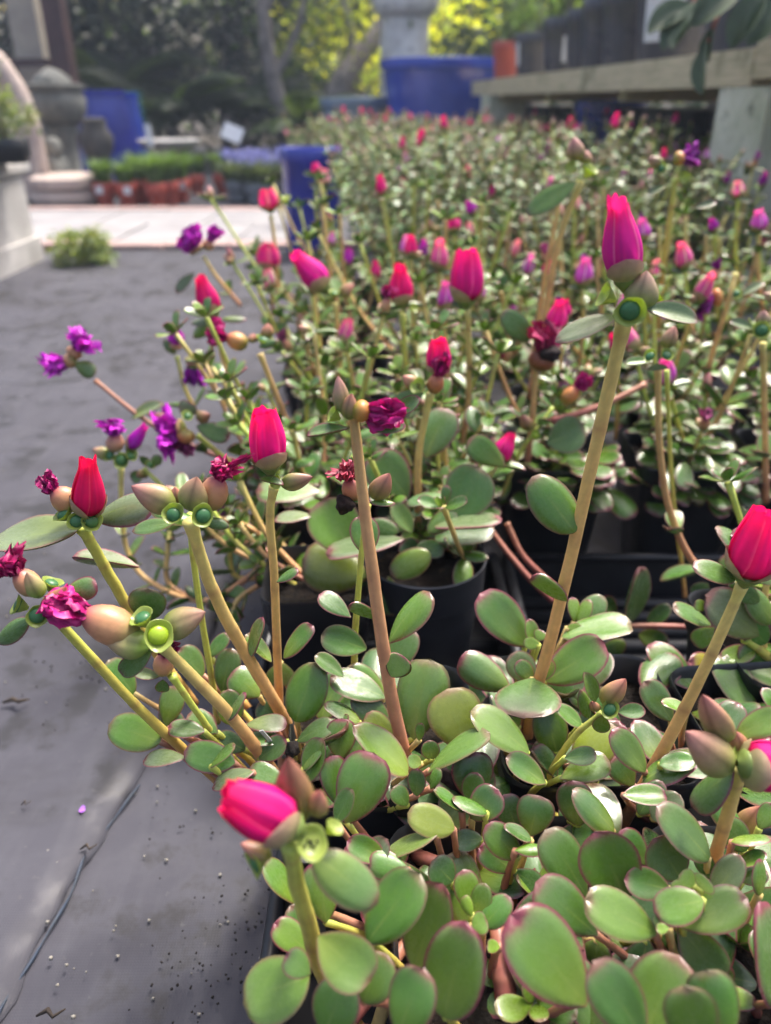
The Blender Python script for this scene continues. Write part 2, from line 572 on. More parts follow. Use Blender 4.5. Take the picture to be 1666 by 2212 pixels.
# spent flower: swollen pod with a shrivelled tuft
def pod_mesh():
    b = MB()
    prof = [(.10, 0), (.26, .03), (.42, .14), (.49, .28), (.47, .42), (.38, .54), (.27, .62), (.2, .66)]
    b.lathe(prof, 16, fn=lambda v, a: v * Vector((1, 1, 1)).x * 1.0 if False else Vector((v.x * (1 + .05 * cos(2 * a)), v.y * .92, v.z)))
    cols = []
    for (r, z) in prof:
        c = Vector((.20, .24, .06)).lerp(Vector((.50, .26, .13)), min(1, z / .3))
        if z > .5: c = c.lerp(Vector((.38, .07, .10)), (z - .5) / .16)
        cols += [(c.x, c.y, c.z, 1)] * 16
    b.a = cols
    return b.mesh('spent_flower', M_BUD)
POD = pod_mesh()

def crumple(seed, sub=4, flat=.8):
    """tuft of shrivelled, folded petals from z=-.5 to .5"""
    rr = random.Random(seed * 13); V, A, F = [], [], []
    nt, ns = (11, 12) if sub > 3 else (6, 7)
    for k in range(6 if sub > 3 else 4):
        phi = k * 1.05 + rr.uniform(-.3, .3); off = Vector((rr.uniform(0, 99), rr.uniform(0, 99), k)); hg = rr.uniform(.75, 1.1); bend = rr.uniform(-.35, .35); fr = rr.uniform(2.5, 4.5); n0 = len(V)
        for i in range(nt + 1):
            t = i / nt
            for j in range(ns + 1):
                s_ = -1 + 2 * j / ns
                wd = .10 + .42 * min(1, t * 1.6) ** .8 * (1 - .35 * t * t)
                q = Vector((s_ * 2.2, t * 2.6, 0)) + off
                fold = .11 * sin(s_ * fr * pi + 2.5 * t) * (.3 + t) + .22 * mnoise.noise(q * 1.3) * (.3 + t) + .10 * mnoise.noise(q * 3.7)
                r = .12 + .17 * t + fold
                x = s_ * wd + .12 * mnoise.noise(q * 1.7 + Vector((7, 7, 7)))
                z = -.5 + t * hg - .28 * s_ * s_ * t + .13 * mnoise.noise(q * 2.3 + Vector((3, 1, 7)))
                y = r + bend * t * t
                V.append(Vector((x * cos(phi) - y * sin(phi), (x * sin(phi) + y * cos(phi)) * flat, z)))
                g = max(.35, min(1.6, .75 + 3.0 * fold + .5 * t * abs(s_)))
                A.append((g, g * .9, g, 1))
        for i in range(nt):
            for j in range(ns):
                a = n0 + i * (ns + 1) + j
                F.append((a, a + 1, a + ns + 2, a + ns + 1))
    return mesh('withered_petals', V, F, M_CRUMP, True, {'Col': A})
def ragged(seed):
    m = crumple(seed, 4, .9); rr = random.Random(seed)
    for v in m.vertices:
        r = Vector((v.co.x, v.co.y, 0)); t_ = v.co.z + .5
        v.co += r * (.75 * t_ * t_) + Vector((.16 * mnoise.noise(v.co * 4 + Vector((seed, 0, 0))), .16 * mnoise.noise(v.co * 4 + Vector((0, seed, 0))), .22 * mnoise.noise(v.co * 3 + Vector((0, 0, seed))) - .25 * r.length * t_))
        v.co *= .78
    return m
def lump(seed):
    bm = bmesh.new(); bmesh.ops.create_icosphere(bm, subdivisions=3, radius=.5)
    V = [v.co * (1 + .45 * mnoise.noise(v.co * 3 + Vector((seed, 2, 1))) + .3 * abs(mnoise.noise(v.co * 8 + Vector((seed, 0, 0))))) for v in bm.verts]
    F = [tuple(v.index for v in f.verts) for f in bm.faces]; bm.free()
    return mesh('dried_flower', V, F, M_DEBRIS, True, {'Col': [(1, 1, 1, 1)] * len(V)})
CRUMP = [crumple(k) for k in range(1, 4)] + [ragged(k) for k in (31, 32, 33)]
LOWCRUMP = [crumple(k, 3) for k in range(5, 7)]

def put_spent(plant, B, T, wid, color=(.34, .008, .115), podcol=(1, 1, 1), frac=.6, low=False, name='spent_flower', cw=1.0):
    """pod from B, tuft at T"""
    d = (T - B)
    M = axis_matrix(B, B + d * frac * 1.45, wid, R.uniform(0, 6))
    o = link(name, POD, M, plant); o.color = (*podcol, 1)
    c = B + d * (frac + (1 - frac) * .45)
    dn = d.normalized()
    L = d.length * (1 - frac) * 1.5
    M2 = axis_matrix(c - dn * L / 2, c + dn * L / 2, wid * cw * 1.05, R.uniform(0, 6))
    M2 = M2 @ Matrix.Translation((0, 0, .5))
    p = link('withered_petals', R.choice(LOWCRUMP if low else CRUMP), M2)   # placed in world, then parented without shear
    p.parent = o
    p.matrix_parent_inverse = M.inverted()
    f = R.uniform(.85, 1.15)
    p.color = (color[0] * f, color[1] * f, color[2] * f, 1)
    return o

# open seed cup with a round lid, diameter 1, facing +Z, stalk at origin
b = MB(); b.lathe([(.10, -.42), (.17, -.30), (.30, -.12), (.40, .06), (.50, .20), (.515, .215), (.49, .205), (.38, .08), (.30, .02), (.05, .0)], 20, fn=lambda v, a: Vector((v.x * (1 + (.10 * sin(2 * a + .7) + .07 * sin(3 * a)) * max(0, v.z) * 4), v.y * (1 + (.10 * sin(2 * a + .7) + .05 * sin(5 * a)) * max(0, v.z) * 4), v.z + .05 * sin(2 * a) * max(0, v.z) * 4)))
b.a = [(.34, .42, .10, 1)] * len(b.v); CUPM = b.mesh('seed_cup', M_CUP)
b = MB(); b.lathe([(.29, .0), (.30, .05), (.285, .12), (.235, .19), (.15, .235), (.06, .255), (.01, .26)], 18, closed_top=True)
b.a = [(1, 1, 1, 1)] * len(b.v); DOME = b.mesh('seed_lid', M_DOME)
bmx = bmesh.new(); bmesh.ops.create_icosphere(bmx, subdivisions=1, radius=.5)
SEED = mesh('seed', [v.co.copy() for v in bmx.verts], [tuple(v.index for v in f.verts) for f in bmx.faces], M_DEBRIS, True, {'Col': [(.012, .012, .014, 1)] * len(bmx.verts)}); bmx.free()

def put_cup(plant, C, wid, face, lid='d', name='seed_cup'):
    """face = (right, up, toward camera)"""
    v = (CAM - C).normalized()
    z = (RIGHT * face[0] + CUP * face[1] + v * face[2]).normalized()
    wid *= .84
    M = axis_matrix(C, C + z * wid, wid, R.uniform(0, 6))
    o = link(name, CUPM, M, plant); o.color = (1, 1, 1, 1)
    if lid == 'seeds':
        for k in range(6):
            a = k * 1.05; r = .05 + .15 * (k % 3) / 2
            link('seed', SEED, M @ Matrix.Translation((r * cos(a), r * sin(a), .05 + .03 * (k % 2))) @ Matrix.Scale(.11, 4), o)
    elif lid:
        p = link('seed_lid', DOME, M @ Matrix.Translation((R.uniform(-.05, .05), R.uniform(-.05, .05), -.01)) @ Matrix.Diagonal((1.22 * R.uniform(.92, 1.08), 1.22 * R.uniform(.88, 1.05), 1.0, 1)), o)
        p.color = {'d': (.045, .15, .055, 1), 'l': (.28, .42, .02, 1), 'g': (.06, .17, .05, 1)}[lid]
    return o

# stems
STEMCOL = {'tan': ((.56, .25, .13), (.72, .42, .17), (.60, .55, .17)),
           'green': ((.60, .32, .11), (.58, .46, .10), (.46, .53, .10)),
           'red': ((.42, .16, .12), (.58, .27, .16), (.56, .43, .15)),
           'pink': ((.22, .055, .05), (.36, .13, .10), (.42, .20, .12)),
           'lime': ((.56, .48, .10), (.54, .58, .11), (.48, .58, .11))}

def put_stem(plant, pts, r0, r1, kind='tan', seg=14, n=44, name='stem', nodes=True):
    r0 *= .60; r1 *= .58
    P = spline(pts, n)
    c0, c1, c2 = [Vector(c) for c in STEMCOL[kind]]
    sd_ = (r0 * 91000) % 50; tot = sum((P[i + 1] - P[i]).length for i in range(n)); nn = max(2, int(tot / .026))
    if n > 15: P = [q + Vector((mnoise.noise(Vector((i * .33, sd_, 0))), mnoise.noise(Vector((i * .33, sd_, 7))), 0)) * r1 * .08 for i, q in enumerate(P)]
    def node(t):
        f = (t * nn) % 1.0; return math.exp(-((f - .5) * tot / nn / .0016) ** 2)
    def colf(t, a):
        u = t + .05 * mnoise.noise(Vector((cos(a), sin(a), t * 3 + sd_)))
        c = c0.lerp(c1, max(0, min(1, u / .35))) if u < .35 else c1.lerp(c2, min(1, (u - .35) / .65))
        k = 1 + .22 * mnoise.noise(Vector((cos(a) * 2.4, sin(a) * 2.4, t * 1.5 + sd_))) + .14 * mnoise.noise(Vector((cos(a) * 5, sin(a) * 5, t * 40)))
        c = c * k; c = c.lerp(Vector((.30, .12, .07)), .45 * node(t))
        return (c.x, c.y, c.z, 1)
    rad = []
    for i in range(n + 1):
        t = i / n
        r = r0 + (r1 - r0) * t
        if nodes: r *= 1 + .03 * sin(t * 13 + r0 * 9000) * .6 + .03 * mnoise.noise(Vector((t * 9, r0 * 999, 3)))
        r *= 1 + .06 * node(t)
        if t > .93: r *= 1 + .35 * (t - .93) / .07
        rad.append(r)
    b = MB(); b.tube(P, rad, seg, colf)
    o = b.build(name, M_STEM, plant)
    o.color = (1, 1, 1, 1)
    return o, P

BALLS = {}
def put_debris(plant, C, size, seed=1, name='dried_scrap', color=(.02, .016, .015), stretch=(1, 1, 1)):
    o = link(name, CRUMPD[seed % len(CRUMPD)], Matrix.Translation(C) @ Matrix.Rotation(seed, 4, 'X') @ Matrix.Diagonal((size * stretch[0], size * stretch[1], size * stretch[2], 1)), plant)
    o.color = (*color, 1)
    return o
CRUMPD = []
for k in range(3):
    CRUMPD.append(lump(20 + k))
# ------------------------------------------------------------------ ground
def sheet(name, x0, x1, y0, y1, z, mat, nx=1, ny=1, fn=None):
    V, F = [], []
    for j in range(ny + 1):
        for i in range(nx + 1):
            x = x0 + (x1 - x0) * i / nx; y = y0 + (y1 - y0) * j / ny
            V.append(fn(x, y) if fn else (x, y, z))
    for j in range(ny):
        for i in range(nx):
            a = j * (nx + 1) + i
            F.append((a, a + 1, a + nx + 2, a + nx + 1))
    o = link(name, mesh(name, V, F, mat), Matrix.Identity(4))
    o['kind'] = 'structure'
    return o

M_SOILG = simple('bare_ground', (.06, .05, .04), (.035, .03, .026), 3, .9, .2, .5)
sheet('ground', -150, 150, -60, 200, -.012, M_SOILG)

# woven weed mat
t = NT('woven_mat')
g = t.geo()
wx = t.n('ShaderNodeTexWave', wave_type='BANDS', bands_direction='X'); wx.inputs['Scale'].default_value = 190; wx.inputs['Distortion'].default_value = .6; t.l(g, wx.inputs[0])
wy = t.n('ShaderNodeTexWave', wave_type='BANDS', bands_direction='Y'); wy.inputs['Scale'].default_value = 190; wy.inputs['Distortion'].default_value = .6; t.l(g, wy.inputs[0])
weave = t.math('MULTIPLY', wx.outputs['Fac'], wy.outputs['Fac'])
big = t.noise(4.5, 6, .62, g); med = t.noise(22, 5, .65, g); st = t.noise(9, 4, .6, t.mapping(g, (5, .6, 1), (0, 0, radians(-12))))
c = t.mix(t.ramp(big, .3, .7), (.042, .042, .055), (.028, .028, .038))
c = t.mix(t.ramp(st, .45, .7, 0, .45), c, (.058, .058, .070))
c = t.mix(t.ramp(t.math('ADD', t.math('MULTIPLY', med, .6), t.math('MULTIPLY', big, .4)), .50, .60, 0, .9), c, (.012, .0118, .014))            # damp dark stains
c = t.mix(t.ramp(t.noise(150, 3, .6, g), .66, .74, 0, .25), c, (.11, .105, .10))     # sand grains
c = t.mix(t.math('MULTIPLY', weave, .08), c, (.06, .06, .067))
c = t.mix(t.ramp(t.noise(2.2, 5, .7, t.mapping(g, (1, 3.2, 1), (0, 0, .2))), .52, .68, 0, .7), c, (.022, .0215, .026))
rg = t.ramp(med, .4, .65, .72, .50)
bmp = t.bump(t.math('ADD', t.math('MULTIPLY', weave, .05), t.math('MULTIPLY', big, .7)), .22, .004)
M_MAT = t.done(t.bsdf(c, rg, .35, bmp))

def seam_x(y):        # edge where the left sheet lies over the right one
    p = [(-2, -.30), (.0, -.215), (.17, -.207), (.20, -.2105), (.24, -.2015), (.28, -.1965), (.33, -.190), (.40, -.172), (.6, -.155), (2.0, -.09), (3.2, -.05)]
    for (ya, xa), (yb, xb) in zip(p, p[1:]):
        if ya <= y <= yb: return xa + (xb - xa) * (y - ya) / (yb - ya)
    return p[-1][1]

CREASE = [(.62, .02, .004), (.78, -.05, .005), (1.05, .04, .006), (1.5, -.03, .007), (.47, .10, .003)]
def wav(x, y):
    z = 0
    for (y0, k, h) in CREASE:
        d = (y - y0 - k * (x + .4) - .03 * sin(x * 9 + y0 * 40)) / .014
        if abs(d) < 3: z += h * math.exp(-d * d) * (.5 + mnoise.noise(Vector((x * 4, y0 * 9, 1))))
    return z * .45 + .0011 * mnoise.noise(Vector((x * 7, y * 5, 0))) + .004 * mnoise.noise(Vector((x * 1.7, y * 1.3, 4)))
sheet('weed_mat', -3, 3, -.6, 2.545, 0, M_MAT, 200, 420, lambda x, y: (x, y, wav(x, y)))
V, F = [], []
NX, NY = 60, 420
for j in range(NY + 1):
    y = -1.0 + 3.54 * j / NY
    xe = seam_x(y) + .0022 * sin(y * 61) + .0015 * sin(y * 133 + 1)
    for i in range(NX + 1):
        u = (i / NX) ** .45
        x = xe - 2.2 * (1 - u)
        lift = .0032 + .0016 * u ** 8 * (1 + .5 * sin(y * 23))
        V.append((x, y, wav(x, y) + lift))
    V.append((xe + .0035, y, wav(xe, y) + .001))
for j in range(NY):
    for i in range(NX + 1):
        a = j * (NX + 2) + i
        F.append((a, a + 1, a + NX + 3, a + NX + 2))
o = link('weed_mat_overlap', mesh('weed_mat_overlap', V, F, M_MAT), Matrix.Identity(4)); o['kind'] = 'structure'
# blue selvedge thread along the seam
M_THREAD = simple('blue_thread', (.018, .032, .06), (.03, .04, .055), 60, .6)
b = MB(); ys = [.14 + .004 * k for k in range(62)]
b.tube([(seam_x(y) + .0045 + .0018 * sin(y * 71), y, wav(seam_x(y), y) + .0028 + .0012 * sin(y * 140)) for y in ys], [.0008 + .0003 * sin(k * .9) for k in range(62)], 6)
tag(b.build('selvedge_thread', M_THREAD), 'loose blue thread running along the seam of the dark ground cloth', 'thread')

# fallen petal and specks of grit on the mat
M_PURP = simple('fallen_petal', (.20, .06, .38), (.28, .10, .42), 200, .5)
p = onz(178, 1752, .005)
b = MB(); V, F, A = leaf_data(.8, .6, 5, 4, .03, .9, .2, 5)
b.add([p + Vector((v[0] * .004 - .002, v[1] * .006, v[2] * .003 + .001)) for v in V], F)
tag(b.build('fallen_petal', M_PURP), 'small violet petal fallen on the dark ground cloth left of the seam', 'petal')
M_POTSOIL0 = simple('spilled_soil', (.020, .016, .013), (.010, .008, .007), 200, .95)
M_GRIT = simple('grit', (.30, .28, .24), (.16, .15, .13), 300, .8)
b = MB()
for k in range(110):
    px, py = R.uniform(-50, 700), R.uniform(900, 2200)
    q = onz(px, py, .0045 if px < 250 else .002); s = R.uniform(.0003, .0008)
    b.box(-s, s, -s, s, -s, s, Matrix.Translation(q) @ Matrix.Rotation(R.uniform(0, 3), 4, 'X') @ Matrix.Rotation(R.uniform(0, 3), 4, 'Z'))
tag(b.build('grit', M_GRIT), 'scattered pale grit and crumbs on the dark ground cloth', 'grit', kind='stuff')
b = MB()
for k in range(260):
    cx, cy = R.choice(((440, 2060), (560, 2000), (430, 2120), (300, 1500), (520, 1400), (120, 1450), (60, 1200), (560, 1850), (330, 1700))); px, py = R.gauss(cx, 60), R.gauss(cy, 70)
    q = onz(px, py, .004); s = R.uniform(.0002, .0007)
    b.box(-s, s, -s * .7, s, -s, s * .6, Matrix.Translation(q) @ Matrix.Rotation(R.uniform(0, 3), 4, 'Y') @ Matrix.Rotation(R.uniform(0, 3), 4, 'Z'))
tag(b.build('soil_crumbs', M_POTSOIL0), 'spilled dark soil crumbs on the ground cloth beside the tray', 'soil', kind='stuff')
M_TWIG = simple('dry_bits', (.05, .035, .022), (.025, .018, .014), 100, .85)
for k, (px, py, L, lab) in enumerate([(33, 1518, .020, 'dark curled dry leaf scrap on the ground cloth below the leftmost stem'), (190, 1835, .010, 'tiny dry leaf scrap beside the blue seam of the ground cloth'), (55, 1740, .006, 'dark crumb on the ground cloth near the left picture edge'),
        (108, 2195, .014, 'pale dry grass bit at the lower end of the ground cloth seam')]):
    q = onz(px, py, .0075)
    b = MB(); b.tube([q + Vector((-L / 2, 0, 0)), q + Vector((-.1 * L, .002, .002)), q + Vector((.2 * L, -.002, .003)), q + Vector((L / 2, .003, .001))], [L * .04, L * .10, L * .08, L * .03], 6)
    tag(b.build('dry_scrap', M_TWIG), lab, 'plant scrap')

# paved path
M_PAVE = simple('path_slab', (.25, .245, .25), (.20, .195, .205), 6, .75, .3, .25, dirt=(.20, .18, .17))
M_EDGE = simple('edging_brick', (.36, .25, .23), (.27, .20, .19), 12, .8, .3, .3)
M_JOINT = simple('path_bed', (.12, .11, .10), None, 20, .9)
path = sheet('path', -9, 3, 2.55, 3.60, .0, M_JOINT)
slab = MB(); slab.box(-.197, .197, -.197, .197, -.02, .010); SL = slab.mesh('slab', M_PAVE, False)
brick = MB(); brick.box(-.10, .10, -.046, .046, -.02, .012); BR = brick.mesh('edging_brick', M_EDGE, False)
for r in range(2):
    for k in range(22):
        link('slab', SL, Matrix.Translation((-3.9 + k * .402 + .2 * (r % 2), 2.855 + r * .402, .004 + R.uniform(0, .004))) @ Matrix.Rotation(R.uniform(-.01, .01), 4, 'Z'), path)
for yy in (2.602, 3.51):
    for k in range(40):
        link('edging_brick', BR, Matrix.Translation((-3.9 + k * .206, yy, .004 + R.uniform(0, .005))) @ Matrix.Rotation(R.uniform(-.02, .02), 4, 'Z'), path)
sheet('nursery_floor', -9, 9, 3.605, 9, -.002, M_MAT, 60, 30)

# ------------------------------------------------------------------ pots and trays
def plastic(name, c, rough=.38):
    t = NT(name)
    g = t.geo()
    n = t.noise(40, 5, .6, g)
    col = t.mix(t.ramp(n, .45, .7, 0, .5), c, tuple(x * 1.7 + .006 for x in c))
    return t.done(t.bsdf(col, t.ramp(t.noise(15, 4, .6, g), .3, .7, rough - .08, rough + .15), .5, t.bump(n, .08, .001)))
M_BLACK = plastic('black_plastic', (.010, .011, .014))
M_NAVY = plastic('dull_black_plastic', (.012, .014, .020), .5)
M_POTSOIL = simple('potting_soil', (.014, .010, .008), (.006, .005, .004), 70, .95, .15, .9, 260, .004, (.05, .034, .02))

def rrect(hw, rad, n=4):
    pts = []
    for cx, cy, a0 in ((hw - rad, hw - rad, 0), (-hw + rad, hw - rad, pi / 2), (-hw + rad, -hw + rad, pi), (hw - rad, -hw + rad, 3 * pi / 2)):
        for k in range(n + 1):
            a = a0 + (pi / 2) * k / n
            pts.append((cx + rad * cos(a), cy + rad * sin(a)))
    return pts
def square_pot_mesh(hw=.05, h=.125):
    b = MB()
    prof = [(hw * .70, 0.0, .012), (hw * .72, .004, .012), (hw * .93, h - .020, .014), (hw * .97, h - .018, .014), (hw * .985, h - .002, .015), (hw, h, .015), (hw * .985, h + .002, .015), (hw * .95, h, .014), (hw * .90, h - .03, .013)]
    V, F = [], []
    m = None
    for (w_, z, r) in prof:
        p = rrect(w_, r); m = len(p)
        V += [(x, y, z) for x, y in p]
    for i in range(len(prof) - 1):
        for k in range(m):
            k2 = (k + 1) % m
            F.append((i * m + k, i * m + k2, (i + 1) * m + k2, (i + 1) * m + k))
    F.append(tuple(range(m))[::-1])
    b.add(V, F)
    return smoothed(b.mesh('pot', M_BLACK), 50)
def soil_mesh(rad, sq):
    n = 10; V, F = [], []
    for j in range(n + 1):
        for i in range(n + 1):
            x = -1 + 2 * i / n; y = -1 + 2 * j / n
            if not sq:
                m = max(abs(x), abs(y)); l = sqrt(x * x + y * y) or 1; x, y = x / l * m, y / l * m
            V.append((x * rad, y * rad, .004 * mnoise.noise(Vector((x * 4, y * 4, 2))) + .003 * mnoise.noise(Vector((x * 11, y * 11, 5)))))
    for j in range(n):
        for i in range(n):
            a = j * (n + 1) + i; F.append((a, a + 1, a + n + 2, a + n + 1))
    return mesh('soil', V, F, M_POTSOIL)
SQPOT = square_pot_mesh(); SQSOIL = soil_mesh(.0455, True)
b = MB(); b.lathe([(.042, 0), (.044, .003), (.058, .100), (.0615, .102), (.0625, .124), (.0632, .127), (.0618, .128), (.0605, .124), (.055, .095)], 40, closed_bot=True)
RDPOT = smoothed(b.mesh('pot', M_NAVY), 50); RDSOIL = soil_mesh(.058, False)

def put_pot(x, y, label, group=None, rot=0.0, rnd=False, z=.006, sc=1.0):
    o = link('nursery_pot', RDPOT if rnd else SQPOT, Matrix.Translation((x, y, z)) @ Matrix.Rotation(rot, 4, 'Z') @ Matrix.Diagonal((sc, sc, 1, 1)))
    tag(o, label, 'plant pot', group)
    link('soil', RDSOIL if rnd else SQSOIL, W[o.name] @ Matrix.Translation((0, 0, .110)), o)
    return o

def put_tray(x0, x1, y0, y1, label, nrib=6, wall=.055):
    o = thing('plant_tray', label, 'tray', ((x0 + x1) / 2, (y0 + y1) / 2, 0), None)
    b = MB(); b.box(x0 + .004, x1 - .004, y0 + .004, y1 - .004, .004, .008); b.build('base', M_BLACK, o, False)
    for k in range(nrib):
        y = y0 + (y1 - y0) * (k + .5) / nrib
        b = MB(); b.tube([(x0 + .005, y, .010), (x1 - .005, y, .010)], [.007, .007], 8); b.build('rib', M_BLACK, o)
    for (xa, xb, ya, yb) in ((x0, x1, y0, y0 + .004), (x0, x1, y1 - .004, y1), (x0, x0 + .004, y0 + .0045, y1 - .0045), (x1 - .004, x1, y0 + .0045, y1 - .0045)):
        b = MB(); b.box(xa, xb, ya, yb, .004, wall); b.build('side', M_BLACK, o, False)
        b = MB()
        if xb - xa > yb - ya: b.tube([(xa, (ya + yb) / 2, wall), (xb, (ya + yb) / 2, wall)], [.0045, .0045], 8)
        else: b.tube([((xa + xb) / 2, ya, wall), ((xa + xb) / 2, yb, wall)], [.0045, .0045], 8)
        b.build('rolled_rim', M_BLACK, o)
    return o
# ------------------------------------------------------------------ trays and pots in the foreground
put_tray(-.058, .36, .125, .385, 'black plastic tray holding the nearest pots', 5)
put_tray(.107, .60, .41, .60, 'empty part of a black ribbed tray behind the tall bud', 9)
put_tray(-.092, .10, .405, .60, 'black tray under the square pot and the round pot beside it', 4)
put_pot(.052, .195, 'black pot at the bottom edge under the largest round leaves', None, .04)
put_pot(.160, .190, 'black pot at the lower right under the pink bud cluster', None, -.05)
put_pot(.000, .300, 'black pot at the tray corner with the stems leaning left over the mat', None, .10)
put_pot(.106, .312, 'black pot at the foot of the tall stem with the biggest bud', None, .02)
put_pot(.212, .305, 'black pot with a white rim glint at the foot of the yellow stem', None, .08)
put_pot(-.047, .452, 'black square pot with bare soil at the bed edge', None, .05, sc=.74)
put_pot(.028, .474, 'round dull black pot overhung by red-edged leaves', None, 0, True, sc=.70)

def mk(label, x, y, z=.116):
    return thing('purslane_plant', label, 'plant', (x, y, z))
PA = mk('purslane with the largest thick round leaves along the bottom edge', .045, .195)
PB = mk('purslane at lower right with a cluster of pink pointed buds', .160, .190)
PC = mk('purslane with many stems leaning left over the ground cloth', -.040, .300)
PD = mk('purslane whose tall tan stem carries the biggest magenta bud', .066, .312)
PE = mk('purslane with a yellow stem topped by the fat red bud at the right edge', .175, .305)
PF = mk('small-leaved purslane sprawling left off the tray with purple spent flowers', -.037, .500)
PG = mk('purslane with big red-edged leaves growing in the round pot', .048, .505)
PH = mk('purslane leaning over the empty tray with small slim leaves', .30, .53, .03)
OWN = {'A': PA, 'B': PB, 'C': PC, 'D': PD, 'E': PE, 'F': PF, 'G': PG, 'H': PH}

ZL = .150          # usual height of a leaf base in the front pots
def L(pl, bx, by, tx, ty, w, tint='g', o=0, Y=None, dd=0.0, under=False, slim=False, z=ZL):
    """leaf given by where its base and tip show; o moves it towards the camera, dd leans its tip"""
    B = at(bx, by, Y) if Y else onz(bx, by, z)
    dep = depth(B) - o * .007
    B = atd(bx, by, dep); T = atd(tx, ty, dep + dd)
    if not Y:        # short stalk down to the creeping stems on the soil
        c = OWN[pl].location; f = Vector((B.x + (c.x - B.x) * .35, B.y + (c.y - B.y) * .3 + .006, .114)); m = B.lerp(f, .5) + Vector((0, .004, -.004))
        put_stem(OWN[pl], [f, m, B + (T - B) * .03], .0036, .0020, R.choice(('red', 'pink', 'green')), 6, 6, 'stalk')
    return put_leaf(OWN[pl], B, T, w * dep / FPX, under, tint, slim)

